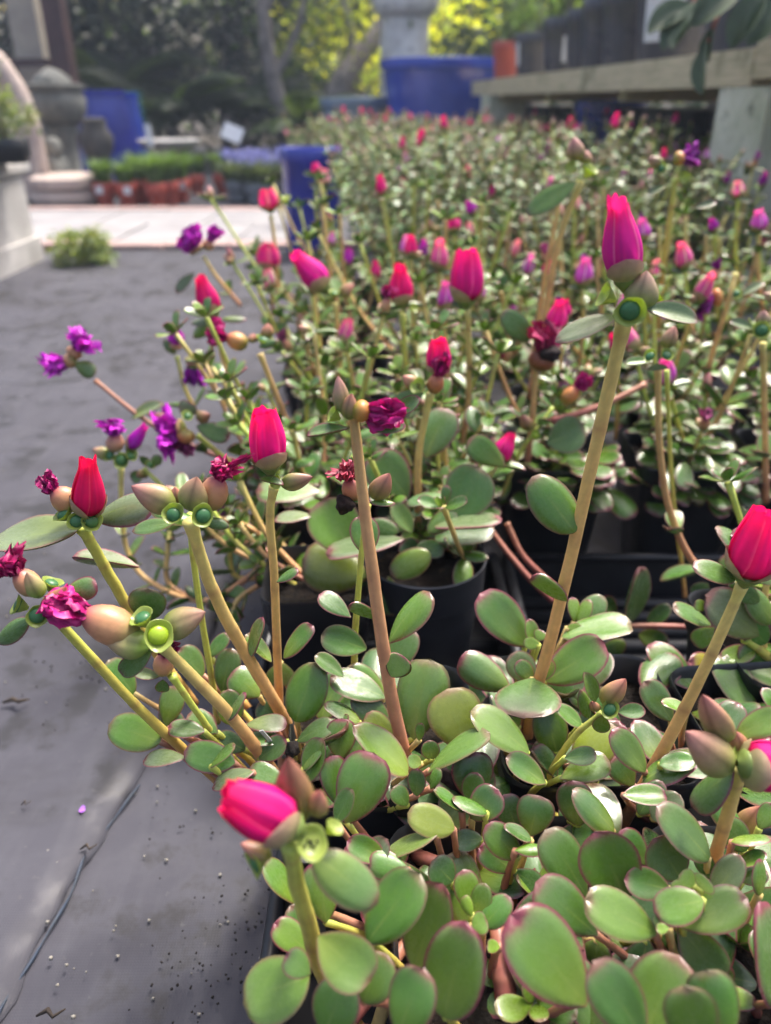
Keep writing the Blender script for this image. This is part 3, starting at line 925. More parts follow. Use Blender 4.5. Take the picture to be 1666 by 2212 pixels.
# bottom edge
for a in [
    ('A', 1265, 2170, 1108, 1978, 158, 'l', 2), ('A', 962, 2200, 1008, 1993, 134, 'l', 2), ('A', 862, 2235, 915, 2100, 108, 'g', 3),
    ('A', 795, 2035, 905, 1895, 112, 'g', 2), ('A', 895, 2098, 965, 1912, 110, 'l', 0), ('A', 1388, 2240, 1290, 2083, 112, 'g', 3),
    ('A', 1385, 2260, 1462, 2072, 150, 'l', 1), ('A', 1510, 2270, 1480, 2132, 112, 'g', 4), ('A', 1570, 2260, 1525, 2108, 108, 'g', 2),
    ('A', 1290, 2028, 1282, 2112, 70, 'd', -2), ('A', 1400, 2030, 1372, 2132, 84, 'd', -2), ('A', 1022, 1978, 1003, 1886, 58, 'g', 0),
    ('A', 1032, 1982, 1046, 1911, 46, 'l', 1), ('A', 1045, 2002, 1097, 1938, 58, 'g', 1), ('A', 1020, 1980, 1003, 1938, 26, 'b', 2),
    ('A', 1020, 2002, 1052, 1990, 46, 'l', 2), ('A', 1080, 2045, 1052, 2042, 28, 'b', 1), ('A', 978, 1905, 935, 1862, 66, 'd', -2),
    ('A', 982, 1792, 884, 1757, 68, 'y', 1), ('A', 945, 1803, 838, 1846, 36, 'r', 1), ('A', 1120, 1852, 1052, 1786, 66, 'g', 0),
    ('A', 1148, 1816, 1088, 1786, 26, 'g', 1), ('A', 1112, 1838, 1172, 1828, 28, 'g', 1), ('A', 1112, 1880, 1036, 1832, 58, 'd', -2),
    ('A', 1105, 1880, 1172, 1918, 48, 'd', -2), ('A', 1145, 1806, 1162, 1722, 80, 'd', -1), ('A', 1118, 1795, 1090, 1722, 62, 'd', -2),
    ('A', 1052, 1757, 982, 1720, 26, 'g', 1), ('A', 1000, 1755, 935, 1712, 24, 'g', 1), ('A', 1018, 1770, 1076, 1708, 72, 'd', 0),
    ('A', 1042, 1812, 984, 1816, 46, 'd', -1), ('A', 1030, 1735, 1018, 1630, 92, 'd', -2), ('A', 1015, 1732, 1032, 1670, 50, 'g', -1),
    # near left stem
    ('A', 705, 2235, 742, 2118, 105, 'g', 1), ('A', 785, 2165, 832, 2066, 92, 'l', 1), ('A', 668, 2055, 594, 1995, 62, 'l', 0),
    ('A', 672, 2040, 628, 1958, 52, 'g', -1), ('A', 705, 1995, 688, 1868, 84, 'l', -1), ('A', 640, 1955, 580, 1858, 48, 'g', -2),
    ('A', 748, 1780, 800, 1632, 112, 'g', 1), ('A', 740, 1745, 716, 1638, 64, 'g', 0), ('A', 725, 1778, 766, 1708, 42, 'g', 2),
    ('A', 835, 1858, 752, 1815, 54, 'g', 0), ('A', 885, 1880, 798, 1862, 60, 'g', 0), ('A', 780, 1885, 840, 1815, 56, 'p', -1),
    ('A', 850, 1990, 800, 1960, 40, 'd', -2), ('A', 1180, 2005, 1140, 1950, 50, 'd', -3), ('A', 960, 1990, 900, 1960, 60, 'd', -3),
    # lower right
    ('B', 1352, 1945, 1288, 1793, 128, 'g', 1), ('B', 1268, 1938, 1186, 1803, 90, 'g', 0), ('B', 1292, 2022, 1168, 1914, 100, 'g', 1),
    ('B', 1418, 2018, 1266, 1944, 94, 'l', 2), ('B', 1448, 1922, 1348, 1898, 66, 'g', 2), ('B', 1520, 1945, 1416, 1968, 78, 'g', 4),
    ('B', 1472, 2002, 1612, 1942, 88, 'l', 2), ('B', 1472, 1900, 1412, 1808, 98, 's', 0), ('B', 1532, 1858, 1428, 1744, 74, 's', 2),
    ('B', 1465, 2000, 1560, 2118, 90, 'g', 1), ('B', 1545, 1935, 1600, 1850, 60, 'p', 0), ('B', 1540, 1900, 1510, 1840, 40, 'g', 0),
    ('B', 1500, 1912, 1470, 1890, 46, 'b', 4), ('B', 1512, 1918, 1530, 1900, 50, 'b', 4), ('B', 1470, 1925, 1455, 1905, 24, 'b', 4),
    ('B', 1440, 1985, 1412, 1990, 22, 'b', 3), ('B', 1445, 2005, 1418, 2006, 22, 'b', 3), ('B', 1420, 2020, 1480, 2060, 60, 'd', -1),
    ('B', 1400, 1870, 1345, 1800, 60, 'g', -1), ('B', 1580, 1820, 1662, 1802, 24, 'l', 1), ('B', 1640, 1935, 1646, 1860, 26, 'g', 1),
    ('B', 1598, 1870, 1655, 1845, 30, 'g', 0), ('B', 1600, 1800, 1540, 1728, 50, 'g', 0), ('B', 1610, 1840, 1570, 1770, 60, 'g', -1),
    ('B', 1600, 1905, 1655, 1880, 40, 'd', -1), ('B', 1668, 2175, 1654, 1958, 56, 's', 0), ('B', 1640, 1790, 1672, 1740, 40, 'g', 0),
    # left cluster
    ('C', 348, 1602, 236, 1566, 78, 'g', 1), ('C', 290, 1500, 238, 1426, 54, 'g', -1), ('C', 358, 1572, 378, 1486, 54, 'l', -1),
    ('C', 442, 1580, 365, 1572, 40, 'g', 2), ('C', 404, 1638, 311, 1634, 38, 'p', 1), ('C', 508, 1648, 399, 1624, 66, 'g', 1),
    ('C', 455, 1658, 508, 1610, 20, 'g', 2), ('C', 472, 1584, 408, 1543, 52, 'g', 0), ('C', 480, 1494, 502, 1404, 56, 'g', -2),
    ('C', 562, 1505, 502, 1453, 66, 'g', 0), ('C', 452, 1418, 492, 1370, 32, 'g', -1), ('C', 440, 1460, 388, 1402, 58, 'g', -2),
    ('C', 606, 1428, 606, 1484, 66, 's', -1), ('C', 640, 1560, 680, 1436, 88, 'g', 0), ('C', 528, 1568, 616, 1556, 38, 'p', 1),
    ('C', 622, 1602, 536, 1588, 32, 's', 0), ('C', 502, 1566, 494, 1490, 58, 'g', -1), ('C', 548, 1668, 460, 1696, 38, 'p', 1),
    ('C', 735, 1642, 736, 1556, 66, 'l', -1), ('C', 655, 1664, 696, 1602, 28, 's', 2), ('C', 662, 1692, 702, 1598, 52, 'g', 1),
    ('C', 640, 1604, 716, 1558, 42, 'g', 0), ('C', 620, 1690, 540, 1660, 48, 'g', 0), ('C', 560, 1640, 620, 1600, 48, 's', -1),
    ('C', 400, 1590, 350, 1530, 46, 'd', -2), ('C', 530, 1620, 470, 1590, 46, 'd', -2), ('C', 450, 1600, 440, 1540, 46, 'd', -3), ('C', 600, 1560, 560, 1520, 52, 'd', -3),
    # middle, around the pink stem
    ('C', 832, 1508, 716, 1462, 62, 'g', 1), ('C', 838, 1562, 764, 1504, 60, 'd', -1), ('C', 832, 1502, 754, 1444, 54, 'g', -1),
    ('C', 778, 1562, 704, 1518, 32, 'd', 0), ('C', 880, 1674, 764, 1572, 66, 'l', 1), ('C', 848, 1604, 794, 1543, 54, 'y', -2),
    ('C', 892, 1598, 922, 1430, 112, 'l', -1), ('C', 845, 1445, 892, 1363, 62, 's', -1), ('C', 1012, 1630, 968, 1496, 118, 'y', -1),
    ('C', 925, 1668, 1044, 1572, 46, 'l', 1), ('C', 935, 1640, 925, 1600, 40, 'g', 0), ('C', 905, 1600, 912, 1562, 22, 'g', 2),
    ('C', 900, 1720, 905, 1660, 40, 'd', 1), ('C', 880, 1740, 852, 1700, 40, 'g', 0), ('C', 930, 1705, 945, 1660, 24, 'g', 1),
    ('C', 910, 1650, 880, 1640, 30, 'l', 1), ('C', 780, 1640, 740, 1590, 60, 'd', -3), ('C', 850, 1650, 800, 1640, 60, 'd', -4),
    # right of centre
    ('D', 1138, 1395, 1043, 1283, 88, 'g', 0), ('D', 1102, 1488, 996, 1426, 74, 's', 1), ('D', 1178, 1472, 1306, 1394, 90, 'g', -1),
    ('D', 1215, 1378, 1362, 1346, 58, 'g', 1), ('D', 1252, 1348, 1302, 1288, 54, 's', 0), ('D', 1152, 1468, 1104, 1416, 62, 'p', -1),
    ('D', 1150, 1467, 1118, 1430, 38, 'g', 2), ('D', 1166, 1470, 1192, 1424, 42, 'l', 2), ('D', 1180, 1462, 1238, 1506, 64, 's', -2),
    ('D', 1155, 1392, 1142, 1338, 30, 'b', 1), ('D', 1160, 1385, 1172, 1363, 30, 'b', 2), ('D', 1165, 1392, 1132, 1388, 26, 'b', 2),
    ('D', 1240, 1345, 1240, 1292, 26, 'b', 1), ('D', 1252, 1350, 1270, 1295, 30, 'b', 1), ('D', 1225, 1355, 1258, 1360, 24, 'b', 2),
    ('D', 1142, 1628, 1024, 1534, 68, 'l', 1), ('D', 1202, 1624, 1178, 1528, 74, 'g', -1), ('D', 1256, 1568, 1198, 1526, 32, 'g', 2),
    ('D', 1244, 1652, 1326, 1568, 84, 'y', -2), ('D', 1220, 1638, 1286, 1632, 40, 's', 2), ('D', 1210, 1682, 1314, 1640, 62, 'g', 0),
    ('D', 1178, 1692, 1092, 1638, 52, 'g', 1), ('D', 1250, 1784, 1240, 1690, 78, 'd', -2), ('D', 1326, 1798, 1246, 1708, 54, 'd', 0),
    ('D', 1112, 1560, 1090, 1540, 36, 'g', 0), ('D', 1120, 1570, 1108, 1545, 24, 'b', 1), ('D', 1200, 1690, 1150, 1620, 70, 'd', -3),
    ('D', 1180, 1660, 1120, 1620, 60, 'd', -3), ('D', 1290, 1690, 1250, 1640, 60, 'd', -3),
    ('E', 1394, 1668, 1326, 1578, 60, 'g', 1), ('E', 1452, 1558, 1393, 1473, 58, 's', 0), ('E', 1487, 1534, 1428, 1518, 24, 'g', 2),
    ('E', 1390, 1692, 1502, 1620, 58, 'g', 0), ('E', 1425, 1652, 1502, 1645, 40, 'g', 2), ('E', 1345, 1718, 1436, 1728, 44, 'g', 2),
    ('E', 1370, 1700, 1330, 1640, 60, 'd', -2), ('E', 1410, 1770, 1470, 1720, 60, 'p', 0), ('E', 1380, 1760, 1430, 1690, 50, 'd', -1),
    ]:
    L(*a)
# leaves seen flat from above or from below, given their own depth
L('D', 1150, 1465, 1136, 1533, 132, 's', 3, dd=-.03)
L('D', 1226, 1298, 1150, 1246, 36, 'b', 1, Y=.305, under=True)
L('D', 1242, 1150, 1152, 1034, 92, 'g', 1, Y=.305)
L('C', 822, 1338, 758, 1303, 28, 'b', 1, Y=.278, under=True)
L('C', 845, 1462, 872, 1418, 60, 'b', 2, Y=.275, under=True)
L('C', 792, 1402, 698, 1370, 64, 'g', 0, Y=.30)
L('C', 758, 1334, 694, 1282, 42, 'g', 0, Y=.30)
L('C', 742, 1462, 680, 1420, 34, 'g', 0, Y=.30)
L('C', 842, 1388, 918, 1276, 58, 'g', 1, Y=.285)
L('C', 543, 1418, 571, 1336, 25, 's', 1, Y=.29)
L('C', 586, 1430, 528, 1376, 30, 'g', 1, Y=.30)
L('C', 614, 1422, 674, 1353, 40, 'g', 1, Y=.30)
L('C', 598, 1258, 640, 1226, 20, 'g', 1, Y=.30)
L('C', 493, 1556, 524, 1495, 17, 's', 2, Y=.27)
L('C', 792, 1198, 786, 1116, 64, 'g', -1, Y=.33)
# near left stem, closest to the camera
L('A', 678, 1850, 818, 1948, 98, 's', 1, Y=.158)
L('A', 688, 2022, 792, 2118, 112, 'l', 2, Y=.160)
L('A', 668, 2108, 526, 2166, 128, 'l', 2, Y=.160)
L('A', 670, 2105, 618, 2064, 58, 'l', 3, Y=.160)

# ------------------------------------------------------------------ stems and heads
def S(pl, pts, w0, w1, kind='tan', name='stem', z0=None):
    """stem through photo points (px, py, Y), lowest first; w = apparent width"""
    P = [at(*p) for p in pts]
    return put_stem(OWN[pl], P, w0 * .5 * mpp(P[0]), w1 * .5 * mpp(P[-1]), kind)
def BUD(pl, b, t, w, Y, kind=0, color=(.62, .010, .20), dY=0, **k):
    B = at(*b, Y); T = at(*t, Y + dY); put_bud(OWN[pl], B, T, w * mpp(B), kind, color, **k)
def PT(pl, b, t, w, Y, color=(1, 1, 1), dY=0):
    B = at(*b, Y); put_point(OWN[pl], B, at(*t, Y + dY), w * mpp(B), color)
def SP(pl, b, t, w, Y, color=(.34, .008, .115), dY=0, **k):
    B = at(*b, Y); put_spent(OWN[pl], B, at(*t, Y + dY), w * mpp(B), color, **k)
def CU(pl, c, w, Y, face=(0, .3, 1), lid='d'):
    C = at(*c, Y); put_cup(OWN[pl], C, w * mpp(C), face, lid)
def HL(pl, bx, by, tx, ty, w, Y, tint='s', dY=0, under=False, slim=True):
    B = at(bx, by, Y); T = at(tx, ty, Y + dY); put_leaf(OWN[pl], B, T, w * mpp(B), under, tint, slim)
PURPLE = (.36, .012, .38); MAG = (.36, .008, .13); VIO = (.52, .022, .54)
BROWN = (1.0, .74, .64)

# near left stem with the blurred bud
S('A', [(800, 2260, .19), (735, 2170, .185), (690, 2080, .172), (665, 1990, .163), (640, 1900, .156), (628, 1822, .152)], 62, 58, 'green')
BUD('A', (640, 1790), (478, 1712), 112, .152, 1, (.70, .010, .20), roll=1.1)
PT('A', (645, 1775), (622, 1636), 80, .160, (.72, .58, .45)); PT('A', (682, 1762), (692, 1706), 46, .158, BROWN); PT('A', (585, 1850), (520, 1822), 46, .154, BROWN)
CU('A', (672, 1822), 84, .150, (.15, .15, 1), 'seeds'); CU('A', (556, 1862), 68, .152, (-.9, -.6, .7), 'g'); CU('A', (718, 1790), 50, .158, (.8, .7, .4), None)
# stem with the long spent flower
S('C', [(640, 1740, .285), (560, 1625, .272), (500, 1548, .262), (420, 1465, .255), (350, 1395, .252)], 46, 40, 'tan')
SP('C', (300, 1375), (112, 1298), 84, .250, (.46, .008, .17), frac=.66, cw=.95)
PT('C', (322, 1398), (222, 1378), 62, .246, (.95, 1.1, .8)); PT('C', (352, 1362), (444, 1322), 64, .252, (.9, .95, .75))
CU('C', (342, 1374), 78, .244, (.1, .1, 1), 'l'); CU('C', (308, 1338), 62, .250, (-.5, .8, .7), 'd')
HL('C', 318, 1342, 320, 1272, 78, .258, 's', slim=False); HL('C', 330, 1402, 260, 1458, 46, .247, 'g')
# far left stem
S('C', [(470, 1685, .285), (375, 1600, .272), (290, 1520, .265), (190, 1412, .260), (108, 1322, .258)], 36, 34, 'green')
SP('C', (82, 1282), (2, 1200), 58, .258, (.30, .006, .09), frac=.60, cw=1.1)
PT('C', (88, 1290), (58, 1236), 40, .255, (1, 1.2, .8)); PT('C', (110, 1322), (142, 1268), 58, .254, (.85, .6, .42))
CU('C', (42, 1308), 54, .256, (-1, .3, .5), 'd'); CU('C', (82, 1330), 56, .252, (0, -.1, 1), 'd'); CU('C', (112, 1262), 50, .264, (.3, 1, .3), 'd')
HL('C', 135, 1288, 204, 1262, 50, .258, 's', slim=False); HL('C', 66, 1338, -16, 1388, 44, .256, 's')
# stem behind it with upright bud
S('C', [(420, 1520, .335), (345, 1420, .325), (270, 1300, .315), (215, 1205, .310), (178, 1140, .308)], 36, 42, 'green')
BUD('C', (192, 1118), (190, 982), 68, .305, 0, (.62, .008, .12), roll=.4); SP('C', (165, 1100), (90, 1036), 56, .307, (.30, .008, .12), frac=.68, cw=.7)
CU('C', (140, 1112), 52, .303, (-.7, .5, .6), 'd'); CU('C', (196, 1128), 52, .302, (.4, .1, 1), 'g'); CU('C', (165, 1125), 46, .300, (0, 0, 1), 'd')
HL('C', 168, 1146, -14, 1180, 66, .304, 'p', slim=False); HL('C', 205, 1122, 325, 1076, 66, .312, 'p', slim=False); HL('C', 300, 1225, 160, 1215, 24, .33, 'p')
# thick tan stem with three pointed buds
S('C', [(655, 1640, .315), (610, 1545, .305), (530, 1410, .295), (460, 1275, .287), (410, 1125, .283)], 44, 46, 'tan')
PT('C', (378, 1096), (284, 1050), 58, .280, (.95, .8, .8)); PT('C', (382, 1088), (378, 1052), 30, .283, BROWN); PT('C', (412, 1102), (426, 1030), 60, .278, (.9, .95, .7))
SP('C', (450, 1098), (486, 1000), 62, .284, (.36, .006, .10), frac=.70, cw=.85); SP('C', (490, 1010), (536, 985), 14, .284, (.45, .006, .12), frac=.1)
CU('C', (375, 1110), 54, .274, (-.2, .1, 1), 'd'); CU('C', (436, 1114), 58, .273, (.2, 0, 1), 'd')
HL('C', 440, 1125, 494, 1136, 26, .28, 's'); HL('C', 378, 1130, 288, 1146, 32, .285, 's'); HL('C', 430, 1128, 330, 1100, 30, .292, 'g')
# thinner green stem behind
S('C', [(470, 1560, .335), (460, 1480, .33), (435, 1330, .325), (415, 1180, .322), (412, 1110, .32)], 24, 22, 'lime')
# low lime stem with dark spent flower
S('C', [(540, 1680, .29), (480, 1612, .283), (420, 1530, .278), (372, 1460, .275)], 24, 26, 'lime')
SP('C', (350, 1455), (362, 1392), 50, .277, (.14, .008, .05), frac=.68, cw=.8)
HL('C', 345, 1462, 285, 1450, 26, .277, 'p'); HL('C', 352, 1468, 350, 1495, 30, .275, 'g', slim=False)
# upright stem with the squared red bud
S('C', [(612, 1700, .325), (605, 1560, .317), (600, 1430, .312), (592, 1240, .306), (583, 1120, .303), (592, 1052, .302)], 30, 30, 'tan')
BUD('C', (584, 1012), (570, 880), 76, .302, 1, (.68, .010, .24), roll=2.2)
PT('C', (608, 1048), (676, 1030), 42, .302, (.95, .9, .85)); CU('C', (592, 1040), 36, .300, (.5, -.2, .6), None)
HL('C', 560, 1035, 612, 1044, 15, .298, 's')
# pink stem in the centre
S('C', [(905, 1735, .275), (880, 1650, .271), (845, 1500, .269), (818, 1330, .270), (790, 1120, .275), (770, 950, .280), (762, 890, .281)], 52, 34, 'red')
PT('C', (742, 890), (730, 812), 40, .281, (.95, .9, .9)); PT('C', (752, 905), (760, 850), 38, .278, (.9, .75, .6))
SP('C', (762, 885), (858, 900), 56, .277, (.40, .008, .15), podcol=(.95, .85, .4), frac=.42, cw=1.25)
CU('C', (722, 898), 44, .280, (-.9, .5, .4), 'seeds')
HL('C', 752, 925, 668, 946, 22, .278, 's'); HL('C', 785, 918, 875, 922, 36, .279, 's'); HL('C', 850, 895, 905, 858, 34, .35, 's')
# slim stem beside it
S('C', [(765, 1470, .325), (768, 1360, .322), (782, 1190, .32), (795, 1090, .32)], 24, 20, 'lime')
SP('C', (765, 1080), (745, 1005), 44, .318, (.34, .05, .08), podcol=(.9, .7, .7), frac=.60); PT('C', (808, 1078), (842, 1022), 44, .318, (.85, .65, .6))
put_debris(PC, at(745, 1090, .315), .0085, 4, 'dried_flower', (.022, .014, .012), (.9, .9, 1.3)); HL('C', 800, 1085, 738, 1078, 14, .317, 's'); HL('C', 800, 1085, 852, 1082, 14, .317, 'l')
# tall stem with the biggest bud
S('D', [(1138, 1660, .318), (1145, 1545, .312), (1185, 1400, .306), (1232, 1210, .303), (1275, 1020, .300), (1318, 830, .297), (1350, 690, .295)], 40, 50, 'tan')
BUD('D', (1352, 612), (1333, 418), 82, .296, 0, (.62, .025, .32), roll=-1.35)
PT('D', (1378, 668), (1398, 585), 66, .292, (.85, .95, .85)); CU('D', (1362, 672), 76, .284, (0, -.1, 1), 'd')
CU('D', (1312, 640), 60, .298, (-.9, .4, .3), None); CU('D', (1414, 642), 52, .296, (.8, .7, .3), 'd')
HL('D', 1338, 682, 1202, 736, 42, .290, 'p'); HL('D', 1395, 668, 1508, 688, 40, .290, 'p')
# little side shoot with a green capsule
S('D', [(1170, 1745, .268), (1188, 1672, .266), (1240, 1592, .263), (1300, 1540, .262)], 28, 20, 'green')
PT('D', (1304, 1520), (1352, 1466), 46, .262, (1.15, .9, .75)); PT('D', (1290, 1535), (1278, 1515), 24, .26, (1.1, .8, .6)); CU('D', (1318, 1532), 46, .258, (0, 0, 1), 'd')
for a in [(1286, 1515, 1264, 1456, 30, 'l'), (1335, 1538, 1394, 1534, 34, 's'), (1302, 1545, 1296, 1582, 38, 'g'), (1272, 1552, 1260, 1496, 26, 'g')]: HL('D', *a[:5], .260, a[5])
# yellow stem with the fat bud at the right edge
S('E', [(1335, 1800, .262), (1400, 1680, .262), (1480, 1530, .262), (1550, 1385, .263), (1605, 1262, .264)], 46, 38, 'tan')
BUD('E', (1612, 1250), (1662, 1096), 100, .262, 1, (.66, .010, .19), roll=.3); HL('E', 1588, 1252, 1502, 1222, 42, .262, 's', slim=False); HL('E', 1640, 1258, 1690, 1235, 40, .264, 'p')
# lower right cluster of pink buds
S('B', [(1520, 1930, .215), (1548, 1840, .212), (1580, 1730, .208), (1600, 1660, .206)], 46, 48, 'tan')
PT('B', (1568, 1600), (1518, 1500), 64, .206, (1.05, .85, .8)); PT('B', (1560, 1590), (1530, 1530), 50, .208, (1.05, .7, .6)); PT('B', (1578, 1665), (1482, 1580), 78, .200, (1.0, .9, .85))
BUD('B', (1605, 1650), (1705, 1660), 105, .198, 1, (.64, .010, .19)); CU('B', (1605, 1640), 60, .202, (.3, .4, .7), None); PT('B', (1600, 1630), (1590, 1580), 40, .207, BROWN)
HL('B', 1585, 1665, 1492, 1742, 64, .204, 's', slim=False); HL('B', 1590, 1590, 1690, 1545, 60, .21, 'l', slim=False)
PT('B', (1600, 1802), (1642, 1742), 48, .235, (1.1, .9, .7)); S('B', [(1580, 1900, .23), (1590, 1850, .233), (1600, 1800, .235)], 24, 22, 'green')
put_stem(PA, [Vector((.035, .20, .112)), Vector((.012, .195, .125)), at(800, 2260, .19)], .0058, .0050, 'red', 10, 12)
# thick creeping stems at the base
put_stem(PA, [onz(1095, 2165, .118), onz(1085, 2095, .125), onz(1075, 2010, .130), onz(1060, 1950, .126)], .0075, .0045, 'pink')
put_stem(PA, [onz(900, 1850, .115), onz(930, 1860, .122), onz(1000, 1880, .120), onz(1080, 1900, .118)], .006, .0045, 'pink')
put_stem(PA, [onz(760, 2200, .12), onz(820, 2120, .125), onz(900, 2000, .122)], .005, .004, 'pink')
put_stem(PB, [onz(1400, 2060, .115), onz(1480, 1990, .13), onz(1520, 1920, .14)], .006, .004, 'red')
put_stem(PA, [onz(1270, 2190, .115), onz(1330, 2200, .125), onz(1400, 2230, .13)], .005, .004, 'red')
# dry scraps lying on leaves and soil
put_debris(PC, onz(664, 1468, .158), .0070, 1, 'dried_flower', (.012, .012, .012), (.8, .8, 1.7)); put_debris(PC, onz(680, 1512, .152), .0085, 2, 'dried_flower', (.05, .026, .018))
put_debris(PC, onz(632, 1618, .155), .0065, 3, 'dried_flower', (.015, .012, .011)); put_debris(PA, onz(968, 1690, .142), .0125, 4, 'dried_flower', (.022, .012, .013)); put_debris(PA, onz(876, 1738, .138), .011, 5, 'dried_flower', (.016, .014, .014))
# plant label
b = MB(); q0, q1, q2, q3 = onz(560, 1580, .17), onz(612, 1640, .12), onz(618, 1636, .12), onz(568, 1578, .172)
M_TAGW = simple('label_plastic', (.62, .64, .66), (.55, .57, .6), 20, .35, .5, .02)
b.add([q0, q1, q2, q3] + [q + Vector((0, .0006, 0)) for q in (q0, q1, q2, q3)], [(0, 1, 2, 3), (7, 6, 5, 4), (0, 4, 5, 1), (1, 5, 6, 2), (2, 6, 7, 3), (3, 7, 4, 0)])
tag(b.build('plant_label', M_TAGW, None, False), 'white plastic label stuck in the pot among the left stems', 'label')
# ------------------------------------------------------------------ procedural growth
def dress(plant, P, spacing, ln, rr, t0=.05, t1=.97, tintk=1.0, low=False, tint=None, droop=0.0):
    """leaves in turning pairs along a stem"""
    tot = sum((P[i + 1] - P[i]).length for i in range(len(P) - 1))
    n = max(1, int(tot * (t1 - t0) / spacing))
    ang = rr.uniform(0, 6)
    for k in range(n):
        t = t0 + (t1 - t0) * (k + rr.uniform(.2, .8)) / n
        f = t * (len(P) - 1); i = min(int(f), len(P) - 2)
        p = P[i].lerp(P[i + 1], f - i); tg = (P[i + 1] - P[i]).normalized()
        for s in range(2):
            if rr.random() < .12: continue
            a = ang + s * pi + rr.uniform(-.4, .4)
            e = Vector((cos(a), sin(a), 0)); e = (e - tg * e.dot(tg)).normalized()
            d = (e + tg * rr.uniform(.15, .9) + Vector((0, 0, rr.uniform(-.1, .25) - droop))).normalized()
            l = ln * rr.uniform(.65, 1.2) * (1.05 - .3 * t)
            nrm = tg * 1.0 + Vector((0, 0, .7)) - e * .25 + Vector((rr.uniform(-.35, .35), rr.uniform(-.35, .35), 0))
            me = rr.choice(LOWMESH) if low else rr.choice(LEAF if rr.random() < .6 else SLIM)
            o = link('leaf', me, leaf_matrix(p, d, nrm, l * rr.uniform(.45, .66), l), plant)
            c = tint or green(rr, tintk); o.color = c
        ang += 1.45

def rosette(plant, p, up, ln, n, rr, low=False, bright=.35):
    for k in range(n):
        a = k * 2.4 + rr.uniform(-.3, .3)
        e = Vector((cos(a), sin(a), 0)); e = (e - up * e.dot(up)).normalized()
        q = k / n
        d = (e * (.35 + .9 * q) + up * (1.1 - .7 * q)).normalized()
        l = ln * (.5 + .7 * q) * rr.uniform(.8, 1.15)
        o = link('leaf', rr.choice(LOWMESH if low else LEAF), leaf_matrix(p + d * .0015, d, up - e * .6, l * .56, l), plant)
        o.color = TINTS['b'] if rr.random() < bright * (1 - q) * 1.6 else green(rr, 1.05)

HEADCOL = {'mag': (.60, .012, .22), 'pink': (.66, .15, .40), 'purple': (.38, .012, .38), 'violet': (.60, .12, .58), 'red': (.62, .006, .07)}
def head(plant, P, rr, low, pal, sz=1.0):
    p = P[-1]; tg = (P[-1] - P[-2]).normalized()
    q = rr.random()
    ax = (tg + Vector((rr.uniform(-.35, .35), rr.uniform(-.35, .35), .3))).normalized()
    c = HEADCOL[rr.choice(pal)]
    if q < .34: put_bud(plant, p + ax * .003, p + ax * .030 * sz * rr.uniform(.8, 1.1), .0145 * sz, rr.choice((0, 0, 1)), c, low=low)
    elif q < .58: put_spent(plant, p, p + ax * .024 * sz, .0095 * sz, tuple(x * .62 for x in c), low=low)
    elif q < .82:
        put_point(plant, p, p + ax * .019 * sz, .0095 * sz, (1.15, .75, 1.0) if rr.random() < .5 else (1, .9, .8))
    for k in range(rr.choice((1, 2, 2))):
        a = rr.uniform(0, 6); e = Vector((cos(a), sin(a), .5)).normalized()
        if rr.random() < .5: put_point(plant, p + e * .002, p + e * .015 * sz, .0075 * sz, (1, .9, .8))
        else: put_cup(plant, p + e * .004, .010 * sz, (cos(a), .6, .6 + .4 * sin(a)), rr.choice(('d', 'g', None)))
    for k in range(3):
        a = k * 2.1 + rr.uniform(-.4, .4); e = Vector((cos(a), sin(a), rr.uniform(-.05, .45))).normalized()
        l = rr.uniform(.016, .026)
        o = link('leaf', rr.choice(LOWMESH if low else SLIM), leaf_matrix(p, e, Vector((0, 0, 1)), l * .42, l), plant); o.color = TINTS[rr.choice('sspl')]

def grow(plant, base, rr, n=6, hgt=(.10, .20), lean=.6, low=False, pal=('mag',), ln=.026, bias=(0, 0), dense=.016, thick=.0022, heads=.8, basal=14):
    for k in range(n):
        a = 2 * pi * (k + rr.uniform(-.3, .3)) / n
        out = Vector((cos(a), sin(a), 0)) * rr.uniform(.15, 1) * lean + Vector((bias[0], bias[1], 0))
        h = rr.uniform(*hgt)
        p0 = base + Vector((rr.uniform(-.015, .015), rr.uniform(-.015, .015), 0))
        p1 = p0 + Vector((out.x * h * .55, out.y * h * .55, h * .42))
        p2 = p0 + Vector((out.x * h * .9 + rr.uniform(-.01, .01), out.y * h * .9, h))
        knd = rr.choice(('tan', 'tan', 'green', 'red', 'lime'))
        st, P = put_stem(plant, [p0, p1, p2], thick * rr.uniform(1.3, 1.9), thick * rr.uniform(1.2, 1.6), knd, 7, 10)
        tall = h > (hgt[0] * .45 + hgt[1] * .55)
        dress(plant, P, dense * (1.6 if tall else 1.0), ln, rr, .04, .62 if tall else .95, 1.0, low)
        if rr.random() < heads: head(plant, P, rr, low, pal)
        else: rosette(plant, P[-1], (P[-1] - P[-2]).normalized(), ln * .7, 6, rr, low)
        if not low and rr.random() < .7:
            i = rr.randint(2, 5); rosette(plant, P[i], Vector((rr.uniform(-.6, .6), rr.uniform(-.6, .6), .8)).normalized(), ln * .6, 5, rr, low, .5)
    for k in range(basal):
        a = rr.uniform(0, 6.28); e = Vector((cos(a), sin(a), rr.uniform(.0, .5))).normalized()
        l = ln * rr.uniform(.8, 1.4)
        p = base + Vector((rr.uniform(-.03, .03), rr.uniform(-.03, .03), rr.uniform(.0, .035)))
        o = link('leaf', rr.choice(LOWMESH if low else LEAF), leaf_matrix(p, e, Vector((-e.x * .6, -e.y * .6, 1)), l * .6, l), plant); o.color = green(rr)

